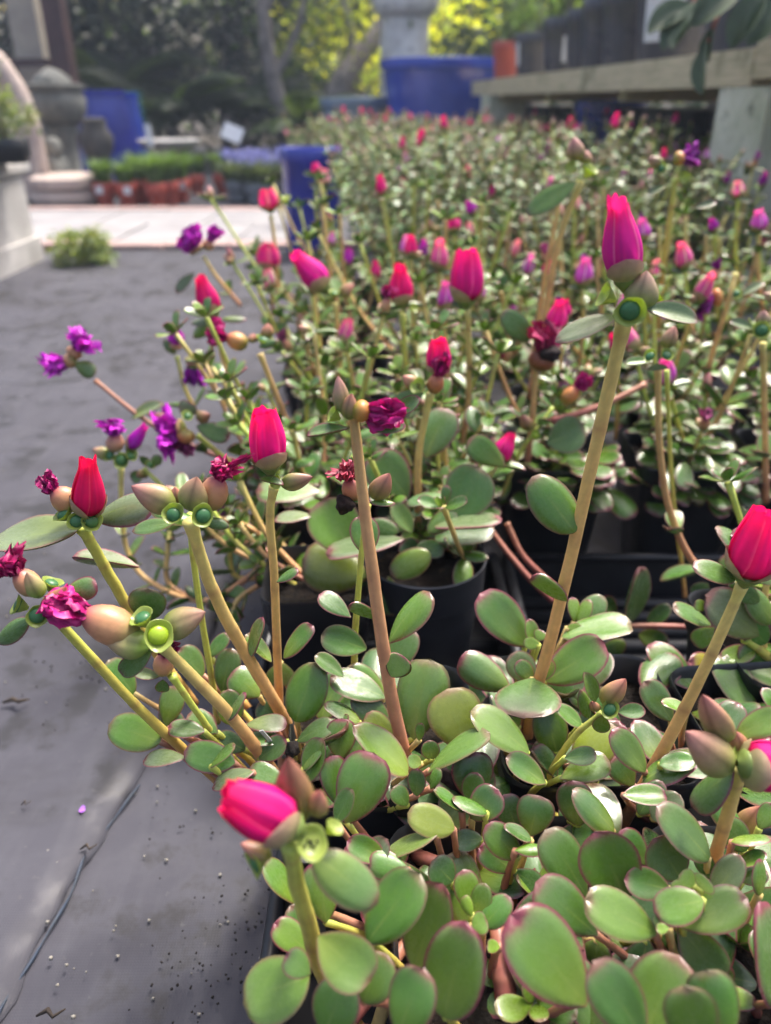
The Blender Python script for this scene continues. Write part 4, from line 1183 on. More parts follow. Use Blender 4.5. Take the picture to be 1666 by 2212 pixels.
# ------------------------------------------------------------------ round-pot plant and neighbours
for a in [('G', 768, 1198, 694, 1086, 110, 'g', 1), ('G', 795, 1245, 655, 1212, 112, 'r', 1), ('G', 870, 1165, 708, 1196, 46, 'p', 3), ('G', 980, 1120, 1042, 1018, 106, 'g', 0),
          ('G', 930, 1195, 846, 1240, 62, 'l', 3), ('G', 940, 1140, 1082, 1122, 30, 'p', 2), ('G', 940, 1165, 1066, 1150, 56, 'd', 0), ('G', 955, 1070, 878, 1086, 24, 's', 3),
          ('G', 840, 1245, 850, 1330, 60, 'd', 2), ('G', 882, 1075, 808, 982, 94, 'g', -1), ('G', 1092, 1008, 1014, 952, 58, 'g', -1), ('G', 920, 990, 962, 882, 80, 's', -3),
          ('G', 672, 1115, 594, 1120, 24, 'p', 0), ('G', 690, 1062, 556, 1062, 54, 'g', 0), ('G', 860, 1150, 800, 1130, 40, 'g', 2), ('G', 900, 1180, 960, 1190, 40, 'd', 1),
          ('G', 890, 1150, 850, 1090, 40, 'l', 1), ('G', 925, 1150, 985, 1100, 44, 'g', 1), ('G', 905, 1200, 870, 1170, 46, 'd', 0), ('G', 800, 1260, 740, 1290, 52, 'd', 0)]:
    L(*a, Y=.49 if a[2] < 1080 else .462)
S('G', [(905, 1190, .505), (903, 1110, .502), (905, 980, .498), (930, 850, .495)], 28, 26, 'tan')
BUD('G', (948, 808), (948, 730), 52, .50, 1, (.60, .010, .18)); SP('G', (935, 850), (958, 770), 40, .492, (.34, .008, .13), podcol=(.9, .62, .5), frac=.55)
CU('G', (905, 835), 40, .49, (-.5, .3, 1), 'seeds'); PT('G', (900, 835), (870, 812), 30, .50, BROWN); HL('G', 915, 850, 842, 878, 40, .495, 's'); HL('G', 910, 858, 850, 905, 30, .51, 's')
rr = random.Random(5)
for (px, py, ln, n) in [(862, 1120, .014, 9), (935, 1105, .014, 9), (905, 1150, .016, 8), (985, 1080, .015, 7), (845, 1075, .014, 6)]:
    rosette(PG, at(px, py, .50), Vector((rr.uniform(-.3, .3), -.35, .9)).normalized(), ln * 1.1, n, rr, False, .55)
PGo = Vector((.048, .505, .116))
grow(PG, PGo, rr, 6, (.05, .10), 1.0, False, ('mag',), .026, heads=.1)

# square pot plant trailing left over the mat
st, P = S('F', [(560, 1230, .50), (470, 1290, .505), (400, 1292, .515), (310, 1245, .53), (272, 1180, .54), (262, 1090, .545), (262, 1010, .55)], 22, 18, 'tan')
dress(PF, P, .016, .023, rr, .1, .75, 1.0, False)
CU('F', (262, 995), 40, .545, (0, 0, 1), 'g'); CU('F', (240, 985), 34, .548, (-.6, .3, .7), 'd'); CU('F', (282, 985), 34, .548, (.6, .4, .7), 'g')
SP('F', (250, 975), (245, 905), 42, .55, VIO, podcol=(1, 1, 1.3), frac=.55, cw=1.1); BUD('F', (278, 970), (318, 915), 30, .552, 0, VIO); PT('F', (235, 985), (200, 970), 26, .55, (1, 1, .8))
for pts, kd in [([(600, 1190, .50), (540, 1140, .50), (470, 1118, .51), (440, 1085, .53)], 'tan'), ([(560, 1250, .51), (505, 1240, .52), (495, 1160, .53), (492, 1095, .54)], 'green'),
            ([(430, 1300, .52), (365, 1260, .53), (362, 1190, .54), (368, 1150, .55)], 'tan'), ([(620, 1220, .50), (560, 1180, .51), (520, 1170, .52), (470, 1150, .53)], 'red'),
            ([(600, 1240, .50), (520, 1290, .49), (500, 1330, .48)], 'tan'), ([(640, 1210, .51), (590, 1150, .53), (560, 1090, .54)], 'green'), ([(600, 1200, .53), (520, 1100, .56), (430, 1060, .57)], 'green')]:
    st, P = S('F', pts, 20, 17, kd); dress(PF, P, .0105, .024, rr, .05, 1.0, 1.0)
    rosette(PF, P[-1], (P[-1] - P[-2]).normalized(), .014, 7, rr)
st, P = S('F', [(560, 1100, .56), (480, 1080, .57), (390, 1080, .58), (335, 1035, .585), (312, 1012, .59)], 15, 14, 'lime')
PT('F', (318, 1020), (295, 1030), 24, .588, BROWN); CU('F', (325, 1005), 26, .588, (.3, .5, .8), 'g'); HL('F', 330, 1005, 345, 985, 24, .588, 'l'); HL('F', 310, 1005, 320, 988, 30, .592, 's')
HL('F', 312, 1022, 285, 1035, 28, .588, 'g'); BUD('F', (460, 1095), (500, 1120), 34, .545, 0, VIO)
grow(PF, Vector((-.062, .475, .112)), rr, 4, (.04, .08), .5, False, ('mag',), .022, (-1.3, .4), heads=.15, basal=0)

PJ = mk('bushy purslane filling the gap behind the square pot at the bed edge', -.055, .575); PK = mk('bushy purslane just behind the round pot', .045, .585)
for o, x, y, bx in ((PJ, -.055, .575, -.45), (PK, .045, .585, 0)):
    put_pot(x, y, 'black pot hidden behind the ' + ('square pot at the bed edge' if bx else 'round pot with red-edged leaves'), None, .1, sc=.8)
    grow(o, Vector((x, y, .116)), rr, 8, (.05, .13), .9, False, ('mag', 'pink'), .028, (bx, 0), .013, .0021, .25, 30)
# plant over the empty tray
st, P = S('H', [(1640, 1290, .50), (1560, 1250, .50), (1495, 1210, .50), (1445, 1095, .50), (1424, 950, .50), (1422, 790, .50)], 30, 22, 'red')
dress(PH, P, .030, .030, rr, .05, .55, 1.0, False)
st, P = S('H', [(1480, 1290, .53), (1470, 1200, .53), (1452, 1050, .53), (1440, 800, .53)], 16, 16, 'green')
CU('H', (1405, 770), 34, .495, (-.3, .4, .8), 'd'); CU('H', (1440, 768), 34, .495, (.3, .4, .8), 'd'); PT('H', (1438, 752), (1458, 704), 36, .50, (1, .85, .8)); HL('H', 1420, 785, 1420, 800, 40, .49, 'p'); HL('H', 1410, 780, 1350, 790, 18, .5, 's')
for pts in ([(1195, 1300, .50), (1140, 1245, .51), (1075, 1165, .53), (1050, 1120, .54)], [(1190, 1260, .52), (1130, 1200, .53), (1095, 1130, .54)], [(1500, 1355, .47), (1420, 1352, .47), (1350, 1352, .47)]):
    S('H', pts, 22, 20, 'pink')
for a in [(1360, 1345, 1378, 1225, 42, 's'), (1330, 1330, 1300, 1290, 30, 'd'), (1400, 1350, 1450, 1310, 34, 'd'), (1380, 1370, 1440, 1390, 44, 'd'), (1530, 1260, 1500, 1290, 40, 'd'), (1350, 1385, 1300, 1420, 40, 'd')]: HL('H', *a[:5], .48, a[5], slim=False)
# right edge plant
PI = mk('purslane at the right edge behind the yellow stem with one yellow leaf', .25, .385); OWN['I'] = PI
put_pot(.25, .385, 'black pot at the right edge behind the yellow stem', None, .1)
for a in [(1640, 1370, 1534, 1288, 90, 'p'), (1535, 1350, 1455, 1313, 34, 'g'), (1530, 1312, 1500, 1305, 26, 'b'), (1545, 1355, 1498, 1392, 44, 'g'), (1585, 1484, 1488, 1430, 68, 'Y'), (1632, 1408, 1556, 1422, 42, 'b'),
          (1580, 1522, 1508, 1478, 54, 'd'), (1605, 1468, 1640, 1510, 56, 'l'), (1600, 1460, 1575, 1500, 40, 'l'), (1655, 1390, 1610, 1340, 60, 'g'), (1670, 1345, 1620, 1280, 50, 's'), (1640, 1530, 1560, 1540, 60, 'd'),
          (1660, 1440, 1600, 1400, 50, 'g'), (1650, 1500, 1670, 1560, 60, 'd'), (1590, 1560, 1540, 1520, 60, 'd'), (1640, 1300, 1590, 1270, 40, 'g'), (1660, 1250, 1600, 1190, 40, 'g'), (1655, 1190, 1575, 1160, 36, 's'), (1640, 1215, 1560, 1140, 30, 's')]:
    B = at(a[0], a[1], .36); T = at(a[2], a[3], .36); tn = a[5]
    o = put_leaf(PI, B, T, a[4] * mpp(B), False, 'y' if tn == 'Y' else tn)
    if tn == 'Y': o.color = (.42, .36, .03, 1)
put_stem(PI, [at(1700, 1480, .36), at(1660, 1420, .36), at(1610, 1380, .36)], .005, .004, 'green'); put_stem(PI, [at(1690, 1600, .36), at(1650, 1400, .37), at(1660, 1200, .38)], .004, .003, 'tan')
grow(PI, Vector((.25, .385, .116)), rr, 5, (.05, .10), .8, False, ('mag',), .028, heads=.0)

# ------------------------------------------------------------------ middle rows
MIDLABEL = 'leafy purslane plant in the crowded middle rows of the bed'
MID = []
rr = random.Random(77)
rows = [.665, .795, .925, 1.055, 1.19, 1.33]
for r, yy in enumerate(rows):
    half = .58 * (yy * .885 + .14) + .06
    k = 0
    while True:
        x = -.075 + k * .118 + (.03 if r % 2 else 0)
        if x > half: break
        if not (yy > 1.15 and x > .60):
            MID.append((x + rr.uniform(-.008, .008), yy + rr.uniform(-.008, .008), r, k))
        k += 1
MIDOBJ = []
for i, (x, y, r, k) in enumerate(MID):
    edge = k == 0
    ORD = ['first', 'second', 'third', 'fourth', 'fifth', 'sixth', 'seventh', 'eighth', 'ninth', 'tenth', 'eleventh']
    where = '%s middle row of the bed, %s from the mat' % (ORD[r], ORD[k])
    lab = 'leafy purslane plant in the ' + where
    o = thing('purslane_plant', lab, 'plant', (x, y, .116), 'purslane plants in the middle rows')
    MIDOBJ.append((o, x, y))
    if r < 2 or edge:
        put_pot(x, y, 'black square pot in the ' + where, 'black pots of the middle rows', rr.uniform(-.1, .1))
    pal = ('mag', 'pink', 'violet') if x < .16 and r < 3 else ('purple', 'violet', 'pink', 'mag') if x > .22 else ('mag', 'purple', 'pink', 'violet')
    low = r >= 2
    grow(o, Vector((x, y, .116)), rr, 7, (.05, .155 + .012 * r), .9, low, pal, .029, (-.35 if edge else 0, 0), .0145, .0021, .38 if r > 0 else .3, 24)

for o, x, y in MIDOBJ:
    if y > .85: continue
    for k in range(58 if y < .75 else 40):
        a = rr.uniform(-2.7, -.45); rad = rr.uniform(.02, .062); p = Vector((x + cos(a) * rad, y + sin(a) * rad, .118 + rr.uniform(-.015, .03)))
        e = Vector((cos(a) * .8, sin(a), rr.uniform(-.55, .5))).normalized(); l = rr.uniform(.022, .038)
        q = link('leaf', rr.choice(LEAF), leaf_matrix(p, e, Vector((-e.x * .4, -.35, 1)), l * rr.uniform(.5, .65), l), o); q.color = green(rr, .95)
def owner(P):
    return min(MIDOBJ, key=lambda m: (m[1] - P.x) ** 2 + (m[2] - P.y) ** 2)[0]
def MS(pts, w0, w1, kind='tan', leaves=.03, t1=.6, ll=.026):
    P = [at(*p) for p in pts]; o = owner(P[0]); OWN['m'] = o
    st, Q = put_stem(o, P, w0 * .5 * mpp(P[0]), w1 * .5 * mpp(P[-1]), kind, 10, 20)
    if leaves: dress(o, Q, leaves, ll, rr, .03, t1)
    return Q
# tulip-like bud left of centre
MS([(985, 1015, .66), (1008, 900, .66), (1013, 800, .66), (1010, 665, .66)], 24, 20); BUD('m', (1008, 655), (1008, 533), 68, .66, 1, (.60, .012, .26), roll=.7); HL('m', 1008, 668, 975, 655, 14, .66, 'p'); HL('m', 1012, 672, 1035, 685, 16, .66, 'p')
MS([(880, 980, .72), (878, 860, .72), (870, 680, .72)], 20, 18, 'green'); BUD('m', (868, 660), (865, 568), 52, .72, 0, (.64, .010, .19)); HL('m', 865, 680, 820, 680, 20, .72, 'l', under=True); CU('m', (892, 665), 26, .715, (.6, .3, .7), None)
MS([(742, 880, .80), (735, 800, .80), (725, 655, .80)], 18, 18); BUD('m', (705, 625), (632, 543), 56, .80, 0, (.62, .016, .30)); PT('m', (735, 640), (765, 612), 30, .80, BROWN); CU('m', (722, 635), 30, .79, (0, .8, .5), 'd')
MS([(545, 960, .72), (510, 860, .72), (480, 770, .72), (470, 705, .72)], 18, 16, 'tan', .03); BUD('m', (462, 682), (430, 592), 48, .72, 0, (.62, .010, .18)); HL('m', 465, 690, 415, 730, 28, .72, 'b'); HL('m', 480, 690, 530, 685, 14, .72, 'p'); HL('m', 462, 690, 412, 695, 16, .72, 'p')
MS([(690, 1035, .63), (640, 955, .63), (600, 860, .63), (562, 765, .63)], 22, 20, 'red', .05); SP('m', (535, 745), (450, 715), 44, .63, (.40, .008, .16), podcol=(1.05, .95, .7), frac=.55, cw=.8); CU('m', (570, 735), 40, .625, (.2, .7, .6), 'd'); PT('m', (578, 730), (578, 698), 30, .63, BROWN); PT('m', (545, 740), (548, 720), 26, .625, BROWN); HL('m', 560, 750, 598, 735, 18, .62, 's')
MS([(590, 1010, .66), (470, 985, .66), (330, 918, .66), (205, 822, .67)], 20, 15, 'pink', .10); SP('m', (165, 775), (100, 795), 34, .67, VIO, frac=.4, cw=1.3); SP('m', (155, 770), (185, 725), 34, .67, VIO, frac=.4, cw=1.2); CU('m', (150, 785), 24, .67, (0, .2, 1), 'g'); HL('m', 162, 785, 206, 805, 36, .668, 's', slim=False); HL('m', 285, 905, 350, 870, 22, .66, 'p')
MS([(580, 1050, .60), (500, 1000, .60), (425, 940, .60)], 20, 18, 'green', .0); SP('m', (400, 925), (345, 935), 50, .60, VIO, frac=.3, cw=1.5); SP('m', (405, 930), (395, 975), 40, .595, (.20, .02, .10), podcol=(1, .8, .6), frac=.6); CU('m', (405, 900), 30, .595, (0, .5, .8), 'g'); PT('m', (425, 905), (455, 895), 30, .60, BROWN); HL('m', 425, 920, 495, 945, 42, .597, 's', slim=False); HL('m', 395, 900, 410, 870, 40, .60, 'p', slim=False); PT('m', (370, 905), (318, 895), 22, .605, (.8, .3, .6))
MS([(430, 900, .78), (400, 840, .78), (382, 770, .78)], 14, 14, 'green', .04); SP('m', (380, 755), (382, 715), 30, .78, VIO, frac=.4, cw=1.3); SP('m', (415, 770), (418, 825), 34, .76, (.26, .012, .34), frac=.35, cw=1.1); HL('m', 380, 765, 355, 735, 22, .78, 's')
MS([(520, 660, .95), (470, 600, .95), (440, 555, .95)], 14, 12, 'tan', .05); SP('m', (430, 545), (400, 505), 40, .95, VIO, frac=.35, cw=1.6); SP('m', (445, 540), (470, 485), 28, .95, VIO, frac=.4); HL('m', 420, 590, 380, 630, 22, .95, 'p')
MS([(600, 650, 1.02), (595, 540, 1.02), (585, 465, 1.02)], 15, 13, 'tan', .05); BUD('m', (585, 455), (575, 405), 42, 1.02, 1, (.68, .04, .24), low=True); CU('m', (617, 430), 26, 1.02, (0, .7, .5), None)
MS([(590, 690, 1.0), (585, 600, 1.0)], 14, 12, 'red', .05); BUD('m', (580, 580), (578, 525), 50, 1.0, 1, (.66, .03, .26), low=True)
MS([(1140, 1000, .62), (1150, 900, .62), (1160, 780, .62)], 22, 20, 'red', .05); SP('m', (1165, 800), (1185, 700), 60, .62, (.30, .012, .08), podcol=(.5, .3, .25), frac=.45, cw=.95); SP('m', (1105, 770), (1072, 765), 30, .625, (.30, .01, .10)); BUD('m', (1198, 715), (1212, 645), 44, .64, 0, (.62, .02, .26)); HL('m', 1145, 735, 1088, 675, 50, .63, 's', slim=False)
put_debris(OWN['m'], at(1190, 765, .612), .012, 2, 'dried_flower', (.025, .018, .018), (1.2, .9, .9))
MS([(1085, 1070, .60), (1120, 985, .60), (1150, 940, .60), (1195, 880, .61)], 16, 14, 'lime', .035, .9); PT('m', (1145, 930), (1128, 895), 28, .60, BROWN); CU('m', (1157, 940), 26, .595, (0, .2, 1), 'l'); SP('m', (1215, 870), (1270, 815), 36, .61, (.40, .008, .16), podcol=(1.1, .9, .6), frac=.62, cw=.8)
HL('m', 1182, 958, 1262, 930, 78, .59, 's', slim=False)
MS([(1190, 910, .60), (1290, 880, .60), (1395, 830, .61)], 26, 20, 'pink', .0)
MS([(1145, 860, .75), (1175, 700, .75), (1205, 530, .75), (1255, 390, .75)], 26, 22, 'tan', .0); PT('m', (1245, 348), (1240, 296), 40, .75, (1.1, .9, 1)); CU('m', (1272, 370), 44, .745, (.4, .6, .5), None); CU('m', (1235, 365), 36, .745, (-.5, .4, .6), None); PT('m', (1262, 352), (1268, 325), 28, .75, (1.1, .9, .9)); HL('m', 1245, 395, 1138, 460, 46, .74, 'l'); HL('m', 1290, 365, 1320, 360, 14, .75, 'p')
MS([(1150, 800, .82), (1170, 640, .82), (1200, 480, .82), (1215, 400, .82)], 18, 14, 'tan', .05, .5)
MS([(1415, 760, .85), (1435, 560, .85), (1448, 470, .85), (1460, 385, .85)], 22, 18, 'green', .05, .5); SP('m', (1455, 345), (1505, 335), 34, .85, (.22, .012, .26), podcol=(1.1, 1, .6), frac=.5, cw=1.2); CU('m', (1475, 385), 34, .845, (.5, .2, .8), None); CU('m', (1430, 365), 30, .845, (-.4, .4, .8), 'd'); PT('m', (1430, 360), (1400, 340), 26, .85); HL('m', 1440, 400, 1400, 420, 16, .85, 'p'); HL('m', 1500, 450, 1545, 440, 16, .84, 'p')
MS([(1655, 1085, .60), (1652, 900, .60), (1648, 740, .60)], 24, 20, 'tan', .06, .5); CU('m', (1645, 715), 44, .595, (0, .2, 1), 'd'); HL('m', 1630, 710, 1575, 698, 20, .6, 'p'); PT('m', (1648, 705), (1650, 670), 30, .6)
MS([(1520, 890, .72), (1535, 780, .72), (1575, 650, .72), (1590, 590, .73)], 20, 18, 'tan', .05, .5); SP('m', (1560, 640), (1500, 655), 40, .72, (.26, .012, .22), podcol=(1.2, .9, .6), frac=.4, cw=1.3); CU('m', (1590, 635), 30, .72, (0, .4, .8), 'd'); HL('m', 1600, 640, 1650, 610, 18, .72, 'p')
for (px, py, ty, w, Y, c) in [(1258, 618, 553, 38, .80, 'violet'), (1182, 600, 560, 26, .85, 'mag'), (950, 582, 514, 38, .85, 'pink'), (982, 500, 462, 34, 1.05, 'mag'), (960, 668, 605, 32, .76, 'violet'), (1390, 520, 470, 34, .85, 'violet'), (1480, 580, 520, 36, .8, 'pink'),
                              (1595, 425, 388, 28, .95, 'pink'), (1215, 690, 645, 34, .7, 'mag'), (700, 400, 362, 26, 1.3, 'pink'), (685, 372, 350, 22, 1.35, 'mag'), (912, 560, 515, 24, .95, 'purple'), (715, 530, 500, 18, 1.1, 'violet'), (1545, 500, 470, 22, .95, 'purple'), (1640, 500, 450, 34, .9, 'violet'), (1330, 760, 720, 20, .7, 'mag')]:
    MS([(px + R.uniform(-25, 25), py + 190, Y), (px + R.uniform(-8, 8), py + 90, Y), (px, py + 6, Y)], 14, 12, R.choice(('tan', 'green', 'lime')), .03, .9)
    BUD('m', (px, py), (px + R.uniform(-10, 10), ty), w, Y, 0, HEADCOL[c], low=Y > .9)
    HL('m', px, py + 6, px - 30, py + 2, 12, Y, 'p'); HL('m', px, py + 6, px + 30, py + 8, 12, Y, 'p')

# ------------------------------------------------------------------ far bed: a few plants, copied
def far_proto(seed, pal, hgt):
    rq = random.Random(seed)
    o = thing('purslane_plant', '-', 'plant', (0, 0, 0)); fol = MB(); lfA, tn = [], []
    def lf(p, d, n, l, c):
        V, F, A = rq.choice(LOWLEAF); M = leaf_matrix(p, d, n, l * .6, l)
        k = len(fol.v); fol.add([M @ Vector(v) for v in V], F); lfA.extend(A); tn.extend([c] * len(V))
    tips = []
    for k in range(12):
        a = 2 * pi * k / 12 + rq.uniform(-.2, .2); h = rq.uniform(*hgt); o_ = rq.uniform(.1, .75)
        p0 = Vector((rq.uniform(-.03, .03), rq.uniform(-.03, .03), .0)); p2 = Vector((cos(a) * h * o_, sin(a) * h * o_, h)); p1 = p0.lerp(p2, .5) + Vector((cos(a), sin(a), 0)) * .012
        st, P = put_stem(o, [p0, p1, p2], .0024, .0018, rq.choice(('tan', 'green', 'red')), 5, 6)
        for q in range(19):
            t = .12 + .88 * q / 19; i = min(int(t * 6), 5); p = P[i].lerp(P[i + 1], t * 6 - i); aa = q * 2.4 + k
            e = Vector((cos(aa), sin(aa), rq.uniform(-.1, .7))).normalized(); f = rq.uniform(.6, 1.25)
            for s in (1, -1):
                d = Vector((e.x * s, e.y * s, e.z)).normalized(); g = rq.choice(GREEN)
                lf(p, d, Vector((rq.uniform(-.4, .4), rq.uniform(-.4, .4), 1)), rq.uniform(.014, .024), (g[0] * f / .088, g[1] * f / .165, g[2] * f / .052 * 1.25, 1))
        tips.append(P)
    me = mesh('foliage', fol.v, fol.f, M_LEAFB, True, {'lf': lfA, 'tint': tn})
    f_ = link('foliage', me, Matrix.Identity(4), o); f_['kind'] = 'stuff'; f_.color = (.10, .195, .085, 1)
    for P in tips:
        if rq.random() < .24:
            p = P[-1]; ax = (P[-1] - P[-2]).normalized(); c = HEADCOL[rq.choice(pal)]
            if rq.random() < .6: put_bud(o, p, p + ax * .026, .013, 0, c, low=True)
            else: put_spent(o, p, p + ax * .02, .009, tuple(x * .7 for x in c), low=True)
        else: 
            p = P[-1]; ax = (P[-1] - P[-2]).normalized(); put_point(o, p, p + ax * .016, .009)
    return o
def copy_tree(o, parent=None):
    c = o.copy(); COL.objects.link(c); c.parent = parent
    for ch in o.children: copy_tree(ch, c)
    return c
FARP = [far_proto(500 + k, pal, h) for k, (pal, h) in enumerate([(('mag', 'violet', 'pink'), (.14, .24)), (('pink', 'violet', 'violet'), (.15, .25)), (('purple', 'violet'), (.13, .24)), (('mag', 'purple', 'pink'), (.16, .26)), (('violet', 'pink'), (.12, .22))])]
used = set(); rr = random.Random(9); nfar = 0
yy = 1.50; r = 0
while yy < 4.3:
    xl = .015 if yy < 2.5 else (-.08 if yy < 3 else -.22)
    xr = min(.70, .60 * yy * .9) + (.25 if yy > 1.8 else 0) - (.12 * (yy - 1.5) if yy > 1.8 else 0)
    st = .145 + .02 * (yy - 1.5)
    x = xl + rr.uniform(0, .05)
    while x < xr:
        right = x > .32
        kk = rr.choice((2, 4, 3)) if right and yy < 2.6 else rr.choice((0, 1, 3, 3))
        src = FARP[kk]
        o = src if kk not in used else copy_tree(src); used.add(kk)
        s = rr.uniform(.9, 1.12)
        o.matrix_basis = Matrix.Translation((x + rr.uniform(-.02, .02), yy + rr.uniform(-.02, .02), .10)) @ Matrix.Rotation(rr.uniform(0, 6.28), 4, 'Z') @ Matrix.Scale(s, 4)
        tag(o, 'small bushy purslane plant in the dense far part of the bed', 'plant', 'purslane plants in the far bed'); nfar += 1
        x += st * rr.uniform(.9, 1.1)
    yy += st * .95; r += 1
for k, src in enumerate(FARP):
    if k not in used:
        for c in list(src.children_recursive) + [src]: bpy.data.objects.remove(c)
print('far plants', nfar)
# low leaves filling the front pots
rr = random.Random(21)
for o, x, y in ((PA, .052, .200), (PB, .160, .195), (PC, .0, .300), (PD, .106, .312), (PE, .212, .305)):
    for k in range(24):
        a = rr.uniform(0, 6.28); e = Vector((cos(a), sin(a), rr.uniform(.05, .9))).normalized(); l = rr.uniform(.024, .040)
        p = Vector((x + rr.uniform(-.046, .046), y + rr.uniform(-.046, .046), .113 + rr.uniform(.0, .018)))
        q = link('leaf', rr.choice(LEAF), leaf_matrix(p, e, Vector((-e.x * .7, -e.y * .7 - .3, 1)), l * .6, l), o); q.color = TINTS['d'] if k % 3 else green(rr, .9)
    for k in range(3):
        p = Vector((x + rr.uniform(-.04, .04), y + rr.uniform(-.04, .04), .125))
        rosette(o, p, Vector((rr.uniform(-.3, .3), rr.uniform(-.5, .1), 1)).normalized(), .017, 7, rr, False, .5)
# ------------------------------------------------------------------ background: foliage
def bgleaf(name, trans=.45, rough=.45):
    return col_mat(name, rough, .4, trans, (2.2, 2.0, .6), 3, .35, .05)
M_BGLEAF = bgleaf('tree_leaf', .58); M_BARK = simple('bark', (.24, .21, .19), (.13, .115, .10), 14, .9, .2, .6, 40, .01)
M_GRASS = bgleaf('grass_leaf', .35); M_DARKLEAF = bgleaf('dark_leaf', .12, .5)

def cloud(b, rr, c, rad, n, size, col, var=.35, clumps=24, hollow=.55, stretch=1.0, droop=0):
    c = Vector(c)
    cl = []
    for k in range(clumps):
        while True:
            p = Vector((rr.uniform(-1, 1), rr.uniform(-1, 1), rr.uniform(-1, 1)))
            if hollow < p.length < 1: break
        cl.append((Vector((p.x * rad[0], p.y * rad[1], p.z * rad[2])), rr.uniform(.7, 1.35)))
    cr = min(rad) * .42
    for k in range(n):
        p, f = rr.choice(cl)
        q = c + p + Vector((rr.gauss(0, cr * .55), rr.gauss(0, cr * .55), rr.gauss(0, cr * .45)))
        d = Vector((rr.uniform(-1, 1), rr.uniform(-1, 1), rr.uniform(-.9, .5) - droop)).normalized()
        s = d.cross(Vector((rr.uniform(-1, 1), rr.uniform(-1, 1), rr.uniform(-1, 1)))).normalized()
        l = size * rr.uniform(.6, 1.3) * stretch; wd = size * rr.uniform(.3, .5)
        nrm = d.cross(s)
        g = f * rr.uniform(1 - var, 1 + var)
        cc = (col[0] * g * rr.uniform(.85, 1.25), col[1] * g, col[2] * g, 1)
        b.add([q, q + d * l * .45 + s * wd * .5 + nrm * wd * .12, q + d * l, q + d * l * .45 - s * wd * .5 + nrm * wd * .12], [(0, 1, 2), (0, 2, 3)], cc)

def tree(name, label, trunk, r0, r1, limbs, clouds, group=None, seed=1, cat='tree'):
    rr = random.Random(seed)
    o = thing(name, label, cat, trunk[0], group)
    b = MB(); P = spline(trunk, 16); b.tube(P, [r0 + (r1 - r0) * i / 16 for i in range(17)], 10); b.build('trunk', M_BARK, o)
    for (pts, ra, rb) in limbs:
        b = MB(); b.tube(spline(pts, 8), [ra + (rb - ra) * i / 8 for i in range(9)], 7); b.build('limb', M_BARK, o)
    b = MB()
    for cl in clouds: cloud(b, rr, *cl)
    f = b.build('crown', M_DARKLEAF if cat == 'shrub' else M_BGLEAF, o, False); f['kind'] = 'stuff'
    return o

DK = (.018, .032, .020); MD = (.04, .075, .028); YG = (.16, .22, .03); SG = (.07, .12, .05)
# slender dark trunk left of the middle, crown above the frame
T0 = at(640, 330, 5.6); T0.z = 0
tree('slender_tree', 'slender bare tree trunk standing behind the birdbath', [T0, at(622, 300, 5.6), at(598, 200, 5.6), at(575, 90, 5.6), at(568, 0, 5.6), at(545, -120, 5.6) + Vector((0, 0, .5))], .062, .036,
     [([at(570, 40, 5.6), at(600, -40, 5.6), at(660, -120, 5.6)], .030, .014), ([at(592, 175, 5.6), at(640, 70, 5.6), at(672, -60, 5.6)], .030, .014)],
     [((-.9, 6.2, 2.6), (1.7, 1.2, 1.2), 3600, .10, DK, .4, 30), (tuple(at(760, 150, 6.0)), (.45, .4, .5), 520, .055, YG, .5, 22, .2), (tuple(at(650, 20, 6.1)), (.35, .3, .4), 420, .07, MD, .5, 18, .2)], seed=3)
T1 = at(705, 250, 5.9); T1.z = 0
tree('leaning_tree', 'grey leaning tree trunk beside the stone column', [T1, at(728, 200, 5.9), at(775, 125, 6.1), at(830, 55, 6.3), at(900, -60, 6.5)], .085, .055,
     [([at(750, 165, 6.0), at(755, 60, 6.1), at(720, -60, 6.1)], .035, .018)],
     [((1.2, 6.9, 2.5), (1.6, 1.0, 1.1), 2600, .10, MD, .4, 26), (tuple(at(730, 60, 6.9)), (.35, .3, .45), 360, .055, YG, .5, 16, .2)], seed=5)
# broad tree added with its crown out of view to shade the shrubs
tree('added_shade_tree', 'broad tree added behind the dark shrubs, its unseen crown shading them', [Vector((-1.6, 9.4, 0)), Vector((-1.5, 9.4, 1.5)), Vector((-1.2, 9.3, 3.2))], .16, .10,
     [([Vector((-1.4, 9.4, 2.2)), Vector((-.2, 9.2, 3.2)), Vector((1.2, 9.0, 3.8))], .07, .03), ([Vector((-1.4, 9.4, 2.2)), Vector((-2.6, 9.2, 3.2)), Vector((-3.8, 9.0, 3.8))], .07, .03)],
     [((-1.4, 9.0, 4.0), (3.6, 1.7, 1.0), 8000, .22, DK, .4, 60, .2), ((2.2, 8.0, 3.8), (1.4, 1.2, .7), 1800, .2, DK, .4, 24, .2)], seed=12)
# trees far behind, sunlight glow put into their leaf colour
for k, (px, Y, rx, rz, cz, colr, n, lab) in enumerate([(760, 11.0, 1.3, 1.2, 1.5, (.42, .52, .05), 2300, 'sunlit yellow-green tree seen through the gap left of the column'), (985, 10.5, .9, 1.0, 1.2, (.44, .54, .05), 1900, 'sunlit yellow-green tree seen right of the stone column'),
        (80, 11.5, 1.4, 1.2, 2.2, (.36, .33, .05), 900, 'sunlit yellow tree glimpsed at the top left corner')]):
    c = at(px, 80, Y)
    tree('sunlit_tree', lab, [Vector((c.x, Y, 0)), Vector((c.x + .1, Y, cz)), Vector((c.x - .1, Y, cz + .8))], .09, .04, [], [((c.x, Y, cz), (rx, .8, rz), n, .12, colr, .5, 26, .25)], 'sunlit trees far behind', 20 + k)
